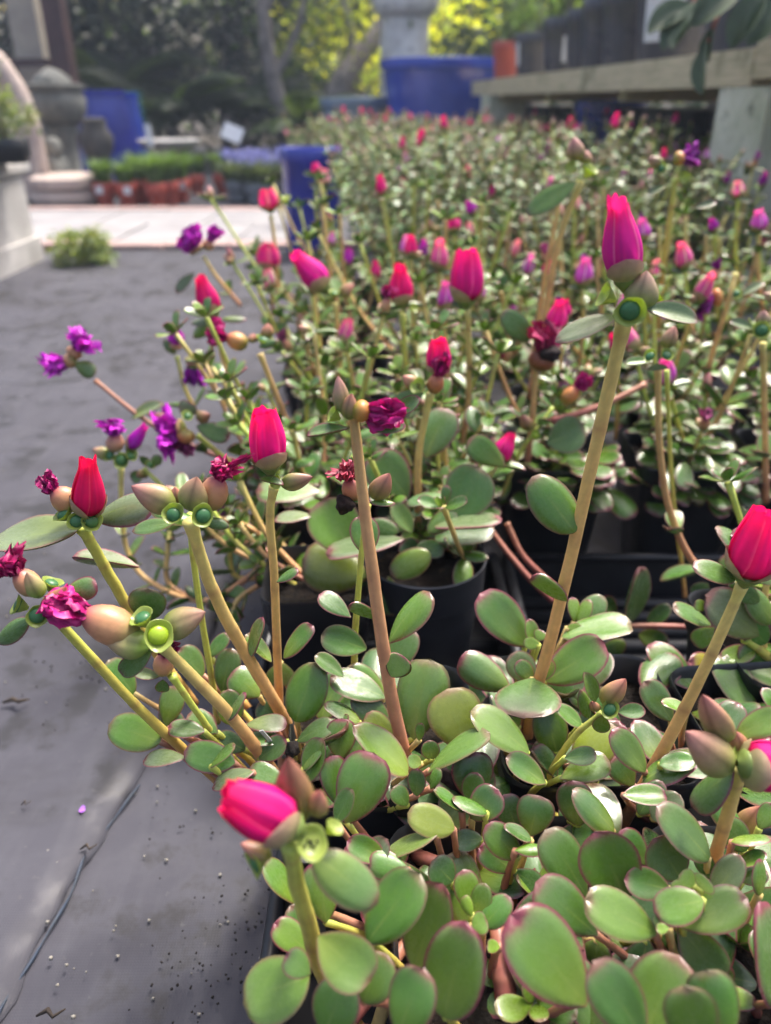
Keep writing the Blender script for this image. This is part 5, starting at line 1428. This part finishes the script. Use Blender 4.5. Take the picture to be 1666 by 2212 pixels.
# dark garden shrubs behind the stoneware
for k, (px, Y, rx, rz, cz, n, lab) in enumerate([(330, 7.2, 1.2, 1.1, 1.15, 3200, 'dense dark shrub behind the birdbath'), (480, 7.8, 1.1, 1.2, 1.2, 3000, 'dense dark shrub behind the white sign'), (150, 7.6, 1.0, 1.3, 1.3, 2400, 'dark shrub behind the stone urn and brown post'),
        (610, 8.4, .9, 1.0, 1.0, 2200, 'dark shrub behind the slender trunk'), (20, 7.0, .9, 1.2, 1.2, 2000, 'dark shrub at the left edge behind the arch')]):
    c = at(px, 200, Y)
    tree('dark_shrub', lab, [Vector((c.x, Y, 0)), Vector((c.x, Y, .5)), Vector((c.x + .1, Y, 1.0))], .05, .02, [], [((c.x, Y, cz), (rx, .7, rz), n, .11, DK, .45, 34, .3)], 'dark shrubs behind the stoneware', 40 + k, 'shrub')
# feathery palms
def frond(parent, p, d, L, rr, col):
    b = MB(); n = 14; pts = []
    side = d.cross(Vector((0, 0, 1))).normalized()
    for i in range(n + 1):
        t = i / n; pts.append(p + d * L * t + Vector((0, 0, L * (.55 * t - .75 * t * t))))
    f = rr.uniform(.7, 1.4); cc = (col[0] * f, col[1] * f, col[2] * f, 1)
    b.tube(pts, [.010 * (1 - .8 * i / n) for i in range(n + 1)], 5, cc)
    for i in range(1, n):
        t = i / n; tg = (pts[i + 1] - pts[i - 1]).normalized(); l = L * .30 * sin(pi * min(1, t * .9 + .12))
        for s in (-1, 1):
            for h in (0, .5):
                q = pts[i].lerp(pts[min(n, i + 1)], h); e = (side * s + tg * .6 + Vector((0, 0, -.25))).normalized(); u = e.cross(tg).normalized()
                wv = e.cross(u).normalized() * .012
                b.add([q - wv, q + e * l * .5 - wv * 1.2 , q + e * l - Vector((0, 0, l * .15)), q + e * l * .5 + wv * 1.2, q + wv], [(0, 1, 3, 4), (1, 2, 3)], cc)
    return b.build('frond', M_BGLEAF, parent, False)
for k, (px, py, Y, L, n, col, lab) in enumerate([(375, 300, 6.0, .75, 15, (.03, .052, .03), 'feathery palm arching behind the birdbath'), (250, 230, 6.6, .9, 14, (.035, .06, .03), 'feathery palm behind the blue planter'), (520, 260, 6.6, .8, 14, (.03, .055, .03), 'feathery palm behind the white sign'),
        (660, 330, 5.6, .5, 12, (.05, .085, .03), 'small palm at the foot of the slender trunk')]):
    rr = random.Random(60 + k); c = at(px, py, Y); c.z = max(.25, c.z)
    o = thing('palm_plant', lab, 'palm', (c.x, Y, 0), 'feathery palms')
    b = MB(); b.tube([(c.x, Y, 0), (c.x + .01, Y, c.z * .5), (c.x, Y, c.z)], [.06, .055, .05], 9); b.build('trunk', M_BARK, o)
    for q in range(n):
        a = 2 * pi * q / n + rr.uniform(-.2, .2); frond(o, c, Vector((cos(a), sin(a), rr.uniform(.1, .9))).normalized(), L * rr.uniform(.8, 1.1), rr, col)
# greenery behind the shelf
for k, (px, Y, rx, rz, cz, n, col, lab) in enumerate([(1150, 5.6, .55, .45, .85, 1500, SG, 'bright green shrub behind the pots on the shelf'), (1330, 5.0, .6, .5, .9, 1500, SG, 'green shrub behind the middle of the shelf'), (1560, 4.4, .7, .6, .9, 1600, MD, 'dark shrub at the right end behind the shelf'), (1080, 7.5, .8, .9, .9, 1500, SG, 'pale green bush right of the big blue pot'),
        (1260, 8.5, 1.3, 1.2, 1.2, 1800, MD, 'tall bush far behind the shelf'), (1600, 6.5, 1.2, 1.2, 1.2, 1800, DK, 'tall dark bush far behind the right end of the shelf')]):
    c = at(px, 100, Y)
    tree('garden_shrub', lab, [Vector((c.x, Y, 0)), Vector((c.x, Y, .4)), Vector((c.x + .05, Y, .8))], .04, .02, [], [((c.x, Y, cz), (rx, .4, rz), n, .08, col, .45, 26, .3)], 'shrubs behind the shelf', 80 + k, 'shrub')
b = MB(); rr = random.Random(99)
for k in range(9): cloud(b, rr, (-7 + k * 1.9 + rr.uniform(-.3, .3), 14 + rr.uniform(-.5, .5), 1.1), (1.4, .8, 1.5 + (.8 if k in (0, 1, 2, 7, 8) else -.2)), 1500, .2, (.05, .08, .03), .45, 26, .2)
tag(b.build('far_wood', M_BGLEAF, None, False), 'far line of trees closing the view behind the garden', 'wood', kind='stuff')

# ------------------------------------------------------------------ stoneware on the left
M_STONE = simple('grey_stone', (.20, .20, .18), (.12, .125, .115), 10, .85, .25, .4, 50, .004, (.08, .085, .07))
M_SAND = simple('sandstone', (.46, .38, .33), (.36, .29, .26), 9, .85, .25, .3, 50, .004, (.24, .20, .18))
M_CONC = simple('pale_concrete', (.46, .445, .43), (.34, .33, .32), 8, .85, .25, .3, 40, .004, (.22, .22, .21))
M_DKST = simple('dark_stone', (.075, .072, .07), (.05, .048, .047), 12, .8, .25, .4)
def lathe_thing(name, label, cat, loc, parts, mat, seg=28):
    o = thing(name, label, cat, loc)
    for pn, prof in parts:
        b = MB(); b.lathe(prof, seg, Matrix.Translation(Vector(loc)), True, True); ob = b.build(pn, mat, o); smoothed(ob.data, 55)
    return o
def gp(px, Y): p = at(px, 300, Y); return Vector((p.x, Y, 0))
p = gp(135, 4.3)
lathe_thing('stone_urn', 'wide grey stone bowl urn raised on a column pedestal', 'urn', p, [('pedestal', [(.10, 0), (.10, .05), (.07, .07), (.065, .26), (.085, .29), (.085, .31)]),
    ('bowl', [(.06, .312), (.10, .325), (.135, .37), (.145, .42), (.135, .445), (.125, .455), (.15, .475), (.152, .49), (.11, .495), (.10, .46)]), ('lid', [(.09, .497), (.085, .52), (.04, .55), (.02, .56)])], M_STONE)
p = gp(112, 3.95)
o = thing('stone_figure', 'small weathered grey stone figure beside the urn pedestal', 'statue', p)
b = MB(); b.lathe([(.07, 0), (.07, .04), (.05, .06), (.06, .10), (.055, .15), (.035, .185), (.02, .195)], 20, Matrix.Translation(p), False, True, fn=lambda v, a: v * (1 + .08 * sin(3 * a))); b.build('body', M_STONE, o)
b = MB(); b.lathe([(.015, .19), (.035, .205), (.04, .23), (.033, .26), (.012, .275)], 16, Matrix.Translation(p), True, True); b.build('head', M_STONE, o)
p = gp(208, 4.1)
lathe_thing('stone_vase', 'dark narrow stone vase between the urn and the blue planter', 'vase', p, [('body', [(.07, 0), (.07, .05), (.05, .09), (.045, .16), (.075, .22), (.08, .27), (.055, .31), (.06, .345), (.04, .35)])], M_DKST)
p = gp(122, 3.78)
o = lathe_thing('stone_plinth', 'round pinkish stone plinth under the arch', 'plinth', p, [('lower_ring', [(.135, 0), (.150, .02), (.150, .055), (.135, .066)]), ('upper_ring', [(.13, .068), (.148, .08), (.148, .115), (.12, .13)])], M_SAND)
# pointed arch with a niche
c = gp(22, 3.86); c.z = .12
o = thing('stone_arch', 'cream pointed stone arch with a hollow niche at the left edge', 'arch', c)
Mr = Matrix.Translation(c) @ Matrix.Rotation(radians(-25), 4, 'Z')
pth = [(-.15, .0), (-.15, .12), (-.145, .22), (-.12, .32), (-.07, .40), (0, .47), (.07, .40), (.12, .32), (.145, .22), (.15, .12), (.15, 0)]
b = MB(); q = spline([Mr @ Vector((x, 0, z)) for x, z in pth], 40); b.tube(q, [.036] * 41, 8); b.build('frame', M_SAND, o)
b = MB(); V = [Mr @ Vector((x, y, z)) for y in (.02, .05) for x, z in pth]; n = len(pth); F = [tuple(range(n)), tuple(range(n, 2 * n))[::-1]] + [(i, i + n, (i + 1) % n + n, (i + 1) % n) for i in range(n)]; b.add(V, F); b.build('niche_back', M_SAND, o, False)
b = MB(); b.box(-.20, .20, -.06, .08, -.10, -.003, Mr); b.build('foot', M_SAND, o, False)
# glazed blue planters
def glaze(name, c1, c2):
    t = NT(name); g = t.geo(); col = t.mix(t.ramp(t.noise(6, 4, .6, g), .3, .7), c1, c2)
    return t.done(t.bsdf(col, .16, .5, t.bump(t.noise(30, 3, .5, g), .06, .002), **{'Coat Weight': .3}))
M_BLUE = glaze('cobalt_glaze', (.022, .035, .34), (.015, .022, .22)); M_BRIGHT = glaze('bright_blue_glaze', (.03, .07, .46), (.02, .05, .36)); M_TEAL = glaze('teal_glaze', (.02, .16, .13), (.015, .11, .10)); M_PALEB = glaze('pale_blue_glaze', (.22, .28, .34), (.16, .22, .28))
def square_planter(label, c, w0, w1, h, rot, mat):
    o = thing('glazed_planter', label, 'planter', c)
    M = Matrix.Translation(c) @ Matrix.Rotation(rot, 4, 'Z')
    prof = [(w0, 0, .02), (w0 * 1.01, .01, .02), (w1, h - .03, .02), (w1 * 1.05, h - .028, .02), (w1 * 1.05, h, .02), (w1 * .92, h + .002, .02), (w1 * .9, h - .05, .02)]
    V, F = [], []
    for (w_, z, r) in prof:
        pp = rrect(w_, r, 3); m = len(pp); V += [M @ Vector((x, y, z)) for x, y in pp]
    for i in range(len(prof) - 1):
        for k in range(m): F.append((i * m + k, i * m + (k + 1) % m, (i + 1) * m + (k + 1) % m, (i + 1) * m + k))
    F.append(tuple(range(m))[::-1]); F.append(tuple((len(prof) - 1) * m + k for k in range(m)))
    b = MB(); b.add(V, F); ob = b.build('body', mat, o); smoothed(ob.data, 50)
    return o
square_planter('tall cobalt blue square planter behind the stone urn', gp(232, 4.75), .15, .10, .47, radians(35), M_BLUE)
square_planter('tall bright blue planter with a greenish back right of the cobalt one', gp(275, 4.95), .12, .085, .46, radians(10), M_BRIGHT)
square_planter('teal green planter peeping over the bright blue planter', gp(282, 5.3), .10, .09, .47, radians(5), M_TEAL)
def round_pot(label, c, prof, mat, name='glazed_pot', seg=40, extra=None):
    o = thing(name, label, 'plant pot', c)
    b = MB(); b.lathe(prof, seg, Matrix.Translation(c), False, True); ob = b.build('body', mat, o); smoothed(ob.data, 45)
    zt = prof[-1][1]
    b = MB(); b.lathe([(prof[-1][0] + .002, zt + .003), (.001, zt + .006)], seg, Matrix.Translation(c)); b.build('soil', M_POTSOIL, o)
    return o
def tub(r0, r1, h, lip=.012): return [(r0, 0), (r0 * 1.03, .01), ((r0 + r1) / 2 * 1.04, h * .5), (r1, h - .05), (r1 + lip, h - .045), (r1 + lip, h - .005), (r1, h), (r1 - lip, h - .004), (r1 - lip * 1.5, h - .06)]
c = gp(955, 4.75); round_pot('very large cobalt blue tub in front of the stone column', c, tub(.24, .325, .615, .02), M_BRIGHT)
c = gp(668, 2.5); round_pot('dark blue cylinder pot at the left edge of the bed', c, tub(.078, .084, .300, .004), M_BLUE)
c = gp(770, 4.9); round_pot('pale grey-blue pot half hidden behind the far bed', c, tub(.15, .19, .44, .015), M_PALEB)
c = gp(1312, 3.1); round_pot('bright blue pot under the shelf', c, tub(.085, .115, .425, .01), M_BRIGHT)
c = gp(1360, 3.4); round_pot('smaller blue pot just right of the blue pot under the shelf', c, tub(.07, .085, .39, .008), M_BRIGHT)
# stone column behind the blue tub
c = gp(872, 5.8)
lathe_thing('stone_column', 'mottled pale stone column with a broad cap behind the blue tub', 'column', c, [('shaft', [(.19, 0), (.19, .10), (.16, .14), (.155, .88)]), ('cap', [(.16, .882), (.20, .92), (.215, .96), (.215, 1.03), (.17, 1.06)])], simple('mottled_stone', (.80, .78, .74), (.55, .53, .50), 7, .85, .2, .4, 30, .01, (.30, .28, .26)))  # stone colour lightened to carry the light falling on the column
# birdbath
c = gp(366, 4.35)
lathe_thing('birdbath', 'low grey stone birdbath with a shallow round bowl', 'birdbath', c, [('pedestal', [(.09, 0), (.085, .03), (.04, .06), (.035, .16), (.06, .185)]), ('bowl', [(.06, .187), (.12, .205), (.155, .235), (.16, .245), (.150, .248), (.13, .238), (.09, .222), (.01, .216)])], M_CONC)
# white sign on a stake and a narrow tag
def sign(label, px, py, Y, w_, h_, rot, tilt):
    c = at(px, py, Y); o = thing('garden_sign', label, 'sign', (c.x, Y, 0))
    M = Matrix.Translation(c) @ Matrix.Rotation(tilt, 4, 'X') @ Matrix.Rotation(rot, 4, 'Y')
    b = MB(); b.box(-w_ / 2, w_ / 2, -.002, .002, -h_ / 2, h_ / 2, M); b.build('card', M_TAGW, o, False)
    b = MB(); b.tube([(c.x + .01, Y + .012, 0), (c.x + .005, Y + .012, c.z + h_ * .2)], [.006, .006], 6); b.build('stake', M_BARK, o)
sign('white square card tilted on a stake behind the grassy pots', 502, 287, 4.2, .10, .075, radians(22), radians(-25))
sign('narrow white tag standing beside the birdbath bowl', 322, 292, 4.15, .028, .10, radians(-8), radians(-10))
# posts
M_WOODR = simple('brown_paint', (.075, .035, .035), (.055, .026, .028), 8, .6, .35, .2); M_CREAM = simple('cream_paint', (.42, .37, .30), (.34, .30, .25), 8, .7, .3, .2)
for (px, Y, hw, mat, lab) in [(165, 5.2, .055, M_WOODR, 'dark brown square post behind the stone urn'), (108, 5.5, .085, M_CREAM, 'cream square post left of the brown post')]:
    c = gp(px, Y); o = thing('post', lab, 'post', c)
    b = MB(); b.box(c.x - hw, c.x + hw, Y - hw, Y + hw, 0, 2.6); b.build('shaft', mat, o, False)
    b = MB(); b.box(c.x - hw - .015, c.x + hw + .015, Y - hw - .015, Y + hw + .015, 0, .10); b.build('base', mat, o, False)
c = gp(-60, 5.3); o = thing('timber_rail', 'dark reddish rail running left from the brown post', 'rail', (c.x, 5.3, 0)); b = MB(); b.box(c.x - 1.0, gp(140, 5.3).x, 5.27, 5.33, .60, .64); b.build('bar', M_WOODR, o, False)
# concrete bench with a bush
c = gp(30, 2.2)
o = thing('concrete_bench', 'pale concrete bench with a rounded slab at the left edge', 'bench', c)
xr = at(74, 385, 2.42).x
b = MB(); b.box(xr - .75, xr, 2.02, 2.42, .235, .275); ob = b.build('slab', M_CONC, o, False); m = ob.modifiers.new('soft', 'BEVEL'); m.width = .014; m.segments = 3
b = MB(); b.box(xr - .075, xr - .012, 2.06, 2.38, .0, .232); ob = b.build('leg', M_CONC, o, False); m = ob.modifiers.new('soft', 'BEVEL'); m.width = .008; m.segments = 2
b = MB(); b.box(xr - .70, xr - .63, 2.06, 2.38, .0, .232); b.build('leg', M_CONC, o, False)
b = MB(); b.box(xr - .09, xr - .002, 2.05, 2.39, .0, .07); b.build('foot', M_CONC, o, False)
c = Vector((at(8, 330, 2.2).x, 2.22, .277))
o = round_pot('black pot with a soft grey-green bush on the concrete bench', c, tub(.045, .055, .06, .004), M_BLACK, 'nursery_pot')
bush = thing('potted_bush', 'soft grey-green bush growing in the pot on the bench', 'plant', c + Vector((0, 0, .06)))
rr = random.Random(7); b = MB(); cloud(b, rr, c + Vector((-.01, 0, .13)), (.075, .07, .085), 1100, .022, (.13, .18, .09), .3, 22, .3); f = b.build('foliage', M_GRASS, bush, False); f['kind'] = 'stuff'
b = MB(); b.tube([c + Vector((0, 0, .055)), c + Vector((0, 0, .12))], [.006, .004], 6); b.build('stem', M_BARK, bush)
# grass clump on the mat
def blades(b, rr, c, n, h, spread, col, lean=.6, wd=.004):
    for k in range(n):
        a = rr.uniform(0, 6.28); r = sqrt(rr.random()) * spread
        p = Vector(c) + Vector((cos(a) * r, sin(a) * r, 0)); e = Vector((cos(a + rr.uniform(-1, 1)), sin(a + rr.uniform(-1, 1)), 0)); hh = h * rr.uniform(.5, 1.1); q = rr.uniform(.2, 1) * lean
        s = e.cross(Vector((0, 0, 1))) * wd; f = rr.uniform(.6, 1.4); cc = (col[0] * f, col[1] * f, col[2] * f, 1)
        m1 = p + e * hh * q * .35 + Vector((0, 0, hh * .6)); m2 = p + e * hh * q + Vector((0, 0, hh * (1 - .35 * q)))
        b.add([p - s, p + s, m1 + s * .8, m2, m1 - s * .8], [(0, 1, 2, 4), (4, 2, 3)], cc)
c = gp(135, 2.32)
o = thing('grass_clump', 'low grassy clump growing on the mat beside the concrete bench', 'grass', c)
rr = random.Random(8); b = MB(); cloud(b, rr, c + Vector((0, 0, .045)), (.085, .075, .06), 1500, .020, (.15, .21, .08), .35, 26, .2); f = b.build('foliage', M_GRASS, o, False); f['kind'] = 'stuff'
# terracotta coloured pots with grassy plants
M_TERRA = simple('red_plastic_pot', (.42, .075, .05), (.34, .06, .042), 10, .5, .4, .05)
M_GREYP = simple('grey_pot', (.26, .28, .32), (.2, .22, .25), 10, .6)
TP = [(208, 3.74, 'leftmost red pot with a white tag and grassy leaves'), (257, 3.72, 'red pot with a white tag at its right side, second from the left'), (322, 3.72, 'widest red pot in the front of the grassy row'), (290, 3.86, 'red pot set back between two grassy pots'), (352, 3.80, 'red pot just right of the widest one'),
      (378, 3.92, 'red pot at the right end of the close row'), (415, 4.25, 'lone red pot below the birdbath'), (470, 4.30, 'lone red pot below the white sign')]
for k, (px, Y, lab) in enumerate(TP):
    c = gp(px, Y); big = .9 if k > 5 else 1.0
    o = round_pot(lab, c, tub(.033 * big, .044 * big, .10 * big, .004), M_TERRA, 'red_pot', 28)
    if k in (0, 1, 5):
        b = MB(); x = c.x + (.02 if k else -.005); yb = Y - .052; b.box(x - .016, x + .016, yb - .001, yb, .055, .088); b.build('tag', M_TAGW, o, False)
    pl = thing('grassy_plant', 'grassy green plant in ' + ['the leftmost red pot', 'the second red pot from the left', 'the widest red pot of the front row', 'the set back red pot of the row', 'the red pot right of the widest one', 'the red pot at the row end', 'the lone red pot below the birdbath', 'the lone red pot below the white sign'][k], 'plant', c + Vector((0, 0, .095)), 'grassy plants in red pots')
    rr = random.Random(30 + k); b = MB(); blades(b, rr, c + Vector((0, 0, .10)), 240, .13 * R.uniform(.75, 1.15), .03, (.09, .17, .05), .75, .0035); f = b.build('foliage', M_GRASS, pl, False); f['kind'] = 'stuff'
M_LAV = simple('lavender_flower', (.20, .22, .52), (.28, .28, .55), 40, .6)
for k, (px, Y, lab) in enumerate([(505, 4.0, 'left'), (550, 3.9, 'middle'), (592, 4.05, 'right')]):
    c = gp(px, Y)
    round_pot('grey pot under the %s one of the blue flowering plants' % lab, c, tub(.045, .055, .09, .004), M_GREYP, 'grey_pot', 24)
    pl = thing('blue_flowering_plant', '%s one of three plants covered in small pale blue flowers' % lab, 'plant', c + Vector((0, 0, .09)), 'blue flowering plants')
    rr = random.Random(50 + k); b = MB(); blades(b, rr, c + Vector((0, 0, .08)), 300, .12, .06, (.09, .13, .08), 1.3, .004); f = b.build('foliage', M_GRASS, pl, False); f['kind'] = 'stuff'
    b = MB(); cloud(b, rr, c + Vector((0, 0, .19)), (.085, .075, .035), 420, .018, (1, 1, 1), .2, 30, .1); f = b.build('flowers', M_LAV, pl, False); f['kind'] = 'stuff'

# ------------------------------------------------------------------ shelf on the right
t = NT('weathered_timber'); g = t.geo(); gr = t.noise(7, 6, .65, t.mapping(g, (14, 1.2, 22)))
cc = t.mix(t.ramp(gr, .3, .7), (.56, .48, .34), (.38, .33, .22)); cc = t.mix(t.ramp(t.noise(9, 4, .6, g), .55, .72, 0, .7), cc, (.15, .155, .085))
M_TIMB = t.done(t.bsdf(cc, .8, .25, t.bump(gr, .4, .004)))
A0, A1 = at(1700, 112, 1.52), at(1018, 201, 4.4)
zb = .478
dv = Vector((A1.x - A0.x, A1.y - A0.y, 0)); SL_ = dv.length; dv.normalize(); nv = Vector((dv.y, -dv.x, 0))     # nv points right, away from the bed
MS_ = Matrix(((dv.x, nv.x, 0, A0.x), (dv.y, nv.y, 0, A0.y), (0, 0, 1, 0), (0, 0, 0, 1)))
shelf = thing('timber_shelf', 'weathered timber shelf on concrete blocks along the right of the bed', 'shelf', A0 * 1.0)
def SX(px, off=0.0):
    # distance along the shelf where its front edge shows at photo x
    lo, hi = -1.0, SL_ + 1
    for _ in range(40):
        m = (lo + hi) / 2; q = A0 + dv * m + nv * off; q.z = zb; d = q - CAM
        x = 833 + FPX * d.dot(RIGHT) / d.dot(FWD)
        if x > px: lo = m
        else: hi = m
    return lo
js = SX(1628)
for (s0, s1, dz) in ((-.6, js - .002, .012), (js + .002, SL_, 0)):
    b = MB(); b.box(s0, s1, 0, .038, zb - .034 + dz, zb + .028 + dz, MS_); b.build('front_beam', M_TIMB, shelf, False)
for k in range(7):
    b = MB(); b.box(-.6, SL_ - .02, .045 + k * .092, .130 + k * .092, zb - .005, zb + .018, MS_, jit=.002); b.build('plank', M_TIMB, shelf, False)
for k in range(5):
    b = MB(); s = .1 + k * .75; b.box(s, s + .05, .042, .70, zb - .06, zb - .008, MS_); b.build('bearer', M_TIMB, shelf, False)
M_BLOCK = simple('mossy_concrete', (.58, .58, .50), (.42, .44, .34), 9, .9, .2, .6, 45, .006, (.15, .16, .12))
for k, (s, lab) in enumerate([(SX(1570) - .20, 'mossy pale concrete block holding up the near end of the shelf'), (SL_ - .5, 'concrete block holding up the far end of the shelf')]):
    o = thing('concrete_block', lab, 'block', MS_ @ Vector((s, .1, 0)))
    b = MB(); b.box(s, s + .19, -.012, .16, .0, .22, MS_); b.build('lower_block', M_BLOCK, o, False)
    b = MB(); b.box(s + .004, s + .194, -.008, .157, .223, zb - .062 + .026, MS_); b.build('upper_block', M_BLOCK, o, False)
# pots on the shelf
M_PAPER = simple('paper_label', (.66, .68, .72), (.58, .6, .64), 20, .6, .3, .02)
ZS = zb + .020; M_SHPOT = plastic('shelf_pot_plastic', (.042, .044, .058), .34)  # lighter black plastic so the shelf pots stand apart
SP_ = [(1097, .075, .16, 'terra', 0, 'terracotta pot at the far left end of the shelf'), (1152, .085, .165, 'blk', 1, 'black pot with a thin white label next to the terracotta pot'), (1215, .085, .185, 'blk', 2, 'black pot with a white label at its right side, third from the far end'), (1262, .075, .185, 'blk', 0, 'narrow black pot right of the labelled one, fourth from the far end'),
       (1300, .08, .20, 'blk', 0, 'black pot in the middle of the shelf, fifth from the far end'), (1352, .085, .20, 'blk', 0, 'black pot left of the big white label, sixth from the far end'), (1440, .10, .22, 'blk', 3, 'large black pot with a big white label on the shelf'), (1600, .10, .22, 'blk', 0, 'large black pot at the right picture edge on the shelf')]
for k, (px, r, h, m_, lb, lab) in enumerate(SP_):
    s = SX(px, .045 + r); c = MS_ @ Vector((s, .045 + r, 0)); c.z = ZS
    o = round_pot(lab, c, tub(r * .82, r, h, .005), M_TERRA if m_ == 'terra' else M_SHPOT, 'shelf_pot', 32)
    if lb:
        v = Vector((CAM.x - c.x, CAM.y - c.y, 0)).normalized(); a0 = atan2(v.y, v.x) + {1: -.95, 2: .25, 3: -.30}[lb]
        wa = {1: .12, 2: .38, 3: .50}[lb]; za, zc = {1: (.05, .13), 2: (.045, .125), 3: (.055, .165)}[lb]
        V = []; n = 8
        for i in range(n + 1):
            a = a0 + wa * (2 * i / n - 1)
            for z in (za, zc):
                rr_ = r * (.82 * 1.03 + (1 - .82) * z / h) + .0075
                V.append(c + Vector((cos(a) * rr_, sin(a) * rr_, z)))
        b = MB(); b.add(V, [(2 * i, 2 * i + 2, 2 * i + 3, 2 * i + 1) for i in range(n)]); b.build('paper_label', M_PAPER, o)
    rr = random.Random(200 + k)
    pl = thing('shelf_plant', 'leafy plant in ' + ['the terracotta pot on the shelf', 'the second pot from the far end of the shelf', 'the third pot from the far end of the shelf', 'the fourth pot from the far end of the shelf', 'the fifth pot from the far end of the shelf', 'the sixth pot from the far end of the shelf', 'the shelf pot with the big label', 'the shelf pot at the right picture edge'][k], 'plant', c + Vector((0, 0, h)), 'plants in the pots on the shelf')
    b = MB(); b.tube([c + Vector((0, 0, h - .03)), c + Vector((.01, 0, h + .1)), c + Vector((0, .01, h + .22))], [.006, .005, .003], 6); b.build('stem', M_BARK, pl)
    b = MB(); cloud(b, rr, c + Vector((0, 0, h + .16)), (.12, .12, .12), 260, .05, (.07, .13, .06), .4, 16, .2); f = b.build('foliage', M_BGLEAF, pl, False); f['kind'] = 'stuff'
# big grey-green leaves hanging over the shelf edge
c = MS_ @ Vector((SX(1520), .05, 0)); c.z = ZS + .16
o = thing('trailing_plant', 'large grey-green leaves hanging over the shelf edge at top right', 'plant', c)
M_BIGL = col_mat('grey_green_leaf', .4, .45, .25, (1.6, 1.7, 1.0), 60, .4, .1)
for (bx, by, tx, ty, w_, Y) in [(1500, 15, 1402, 58, 44, 1.50), (1545, -10, 1448, 92, 22, 1.46), (1600, -30, 1500, 45, 60, 1.44), (1650, -15, 1580, 95, 60, 1.46), (1530, 90, 1510, 200, 22, 1.42), (1540, 60, 1525, 130, 24, 1.43), (1480, 30, 1430, 100, 40, 1.48), (1680, 0, 1620, 90, 70, 1.45)]:
    B = at(bx, by, Y); T = at(tx, ty, Y - .02); V, F, A = leaf_data(.75, .7, 10, 6, .012, .35, .12, bx)
    lf_ = put_leaf(o, B, T, w_ * mpp(B), False, 's', False, mesh('leaf', V, F, M_BIGL, True, {'Col': [(1, 1, 1, 1)] * len(V)})); lf_.color = (.075, .115, .06, 1)
    b = MB(); b.tube([B, B.lerp(c, .5) + Vector((0, 0, .03)), c], [.003, .003, .004], 6, (.3, .1, .06, 1)); b.build('stalk', M_STEM, o).color = (1, 1, 1, 1)

# black pots added under the shelf to make the shade there dark
for k in range(9):
    s_ = .35 + k * .33; c = MS_ @ Vector((s_, .33 + .05 * (k % 2), 0)); c.z = 0
    o = round_pot('black pot added to darken the space under the shelf, %s from the near end' % ORD[k], c, tub(.125, .155, .40, .006), M_NAVY, 'added_dark_pot', 24); o['group'] = 'black pots added to darken the space under the shelf'
# ------------------------------------------------------------------ thin volume added to imitate veiling lens glare
b = MB(); b.box(-9, 9, -1.5, 16, -1.1, 5.2)
t = NT('veil_volume'); v = t.n('ShaderNodeVolumePrincipled'); v.inputs['Color'].default_value = (.68, .80, 1.0, 1); v.inputs['Density'].default_value = .0065; v.inputs['Anisotropy'].default_value = .3
t.l(v.outputs[0], t.out.inputs['Volume'])
hz = b.build('glare_veil', t.m, None, False); hz['kind'] = 'stuff'; tag(hz, 'faint bluish veil added to imitate lens glare', 'glare_veil')
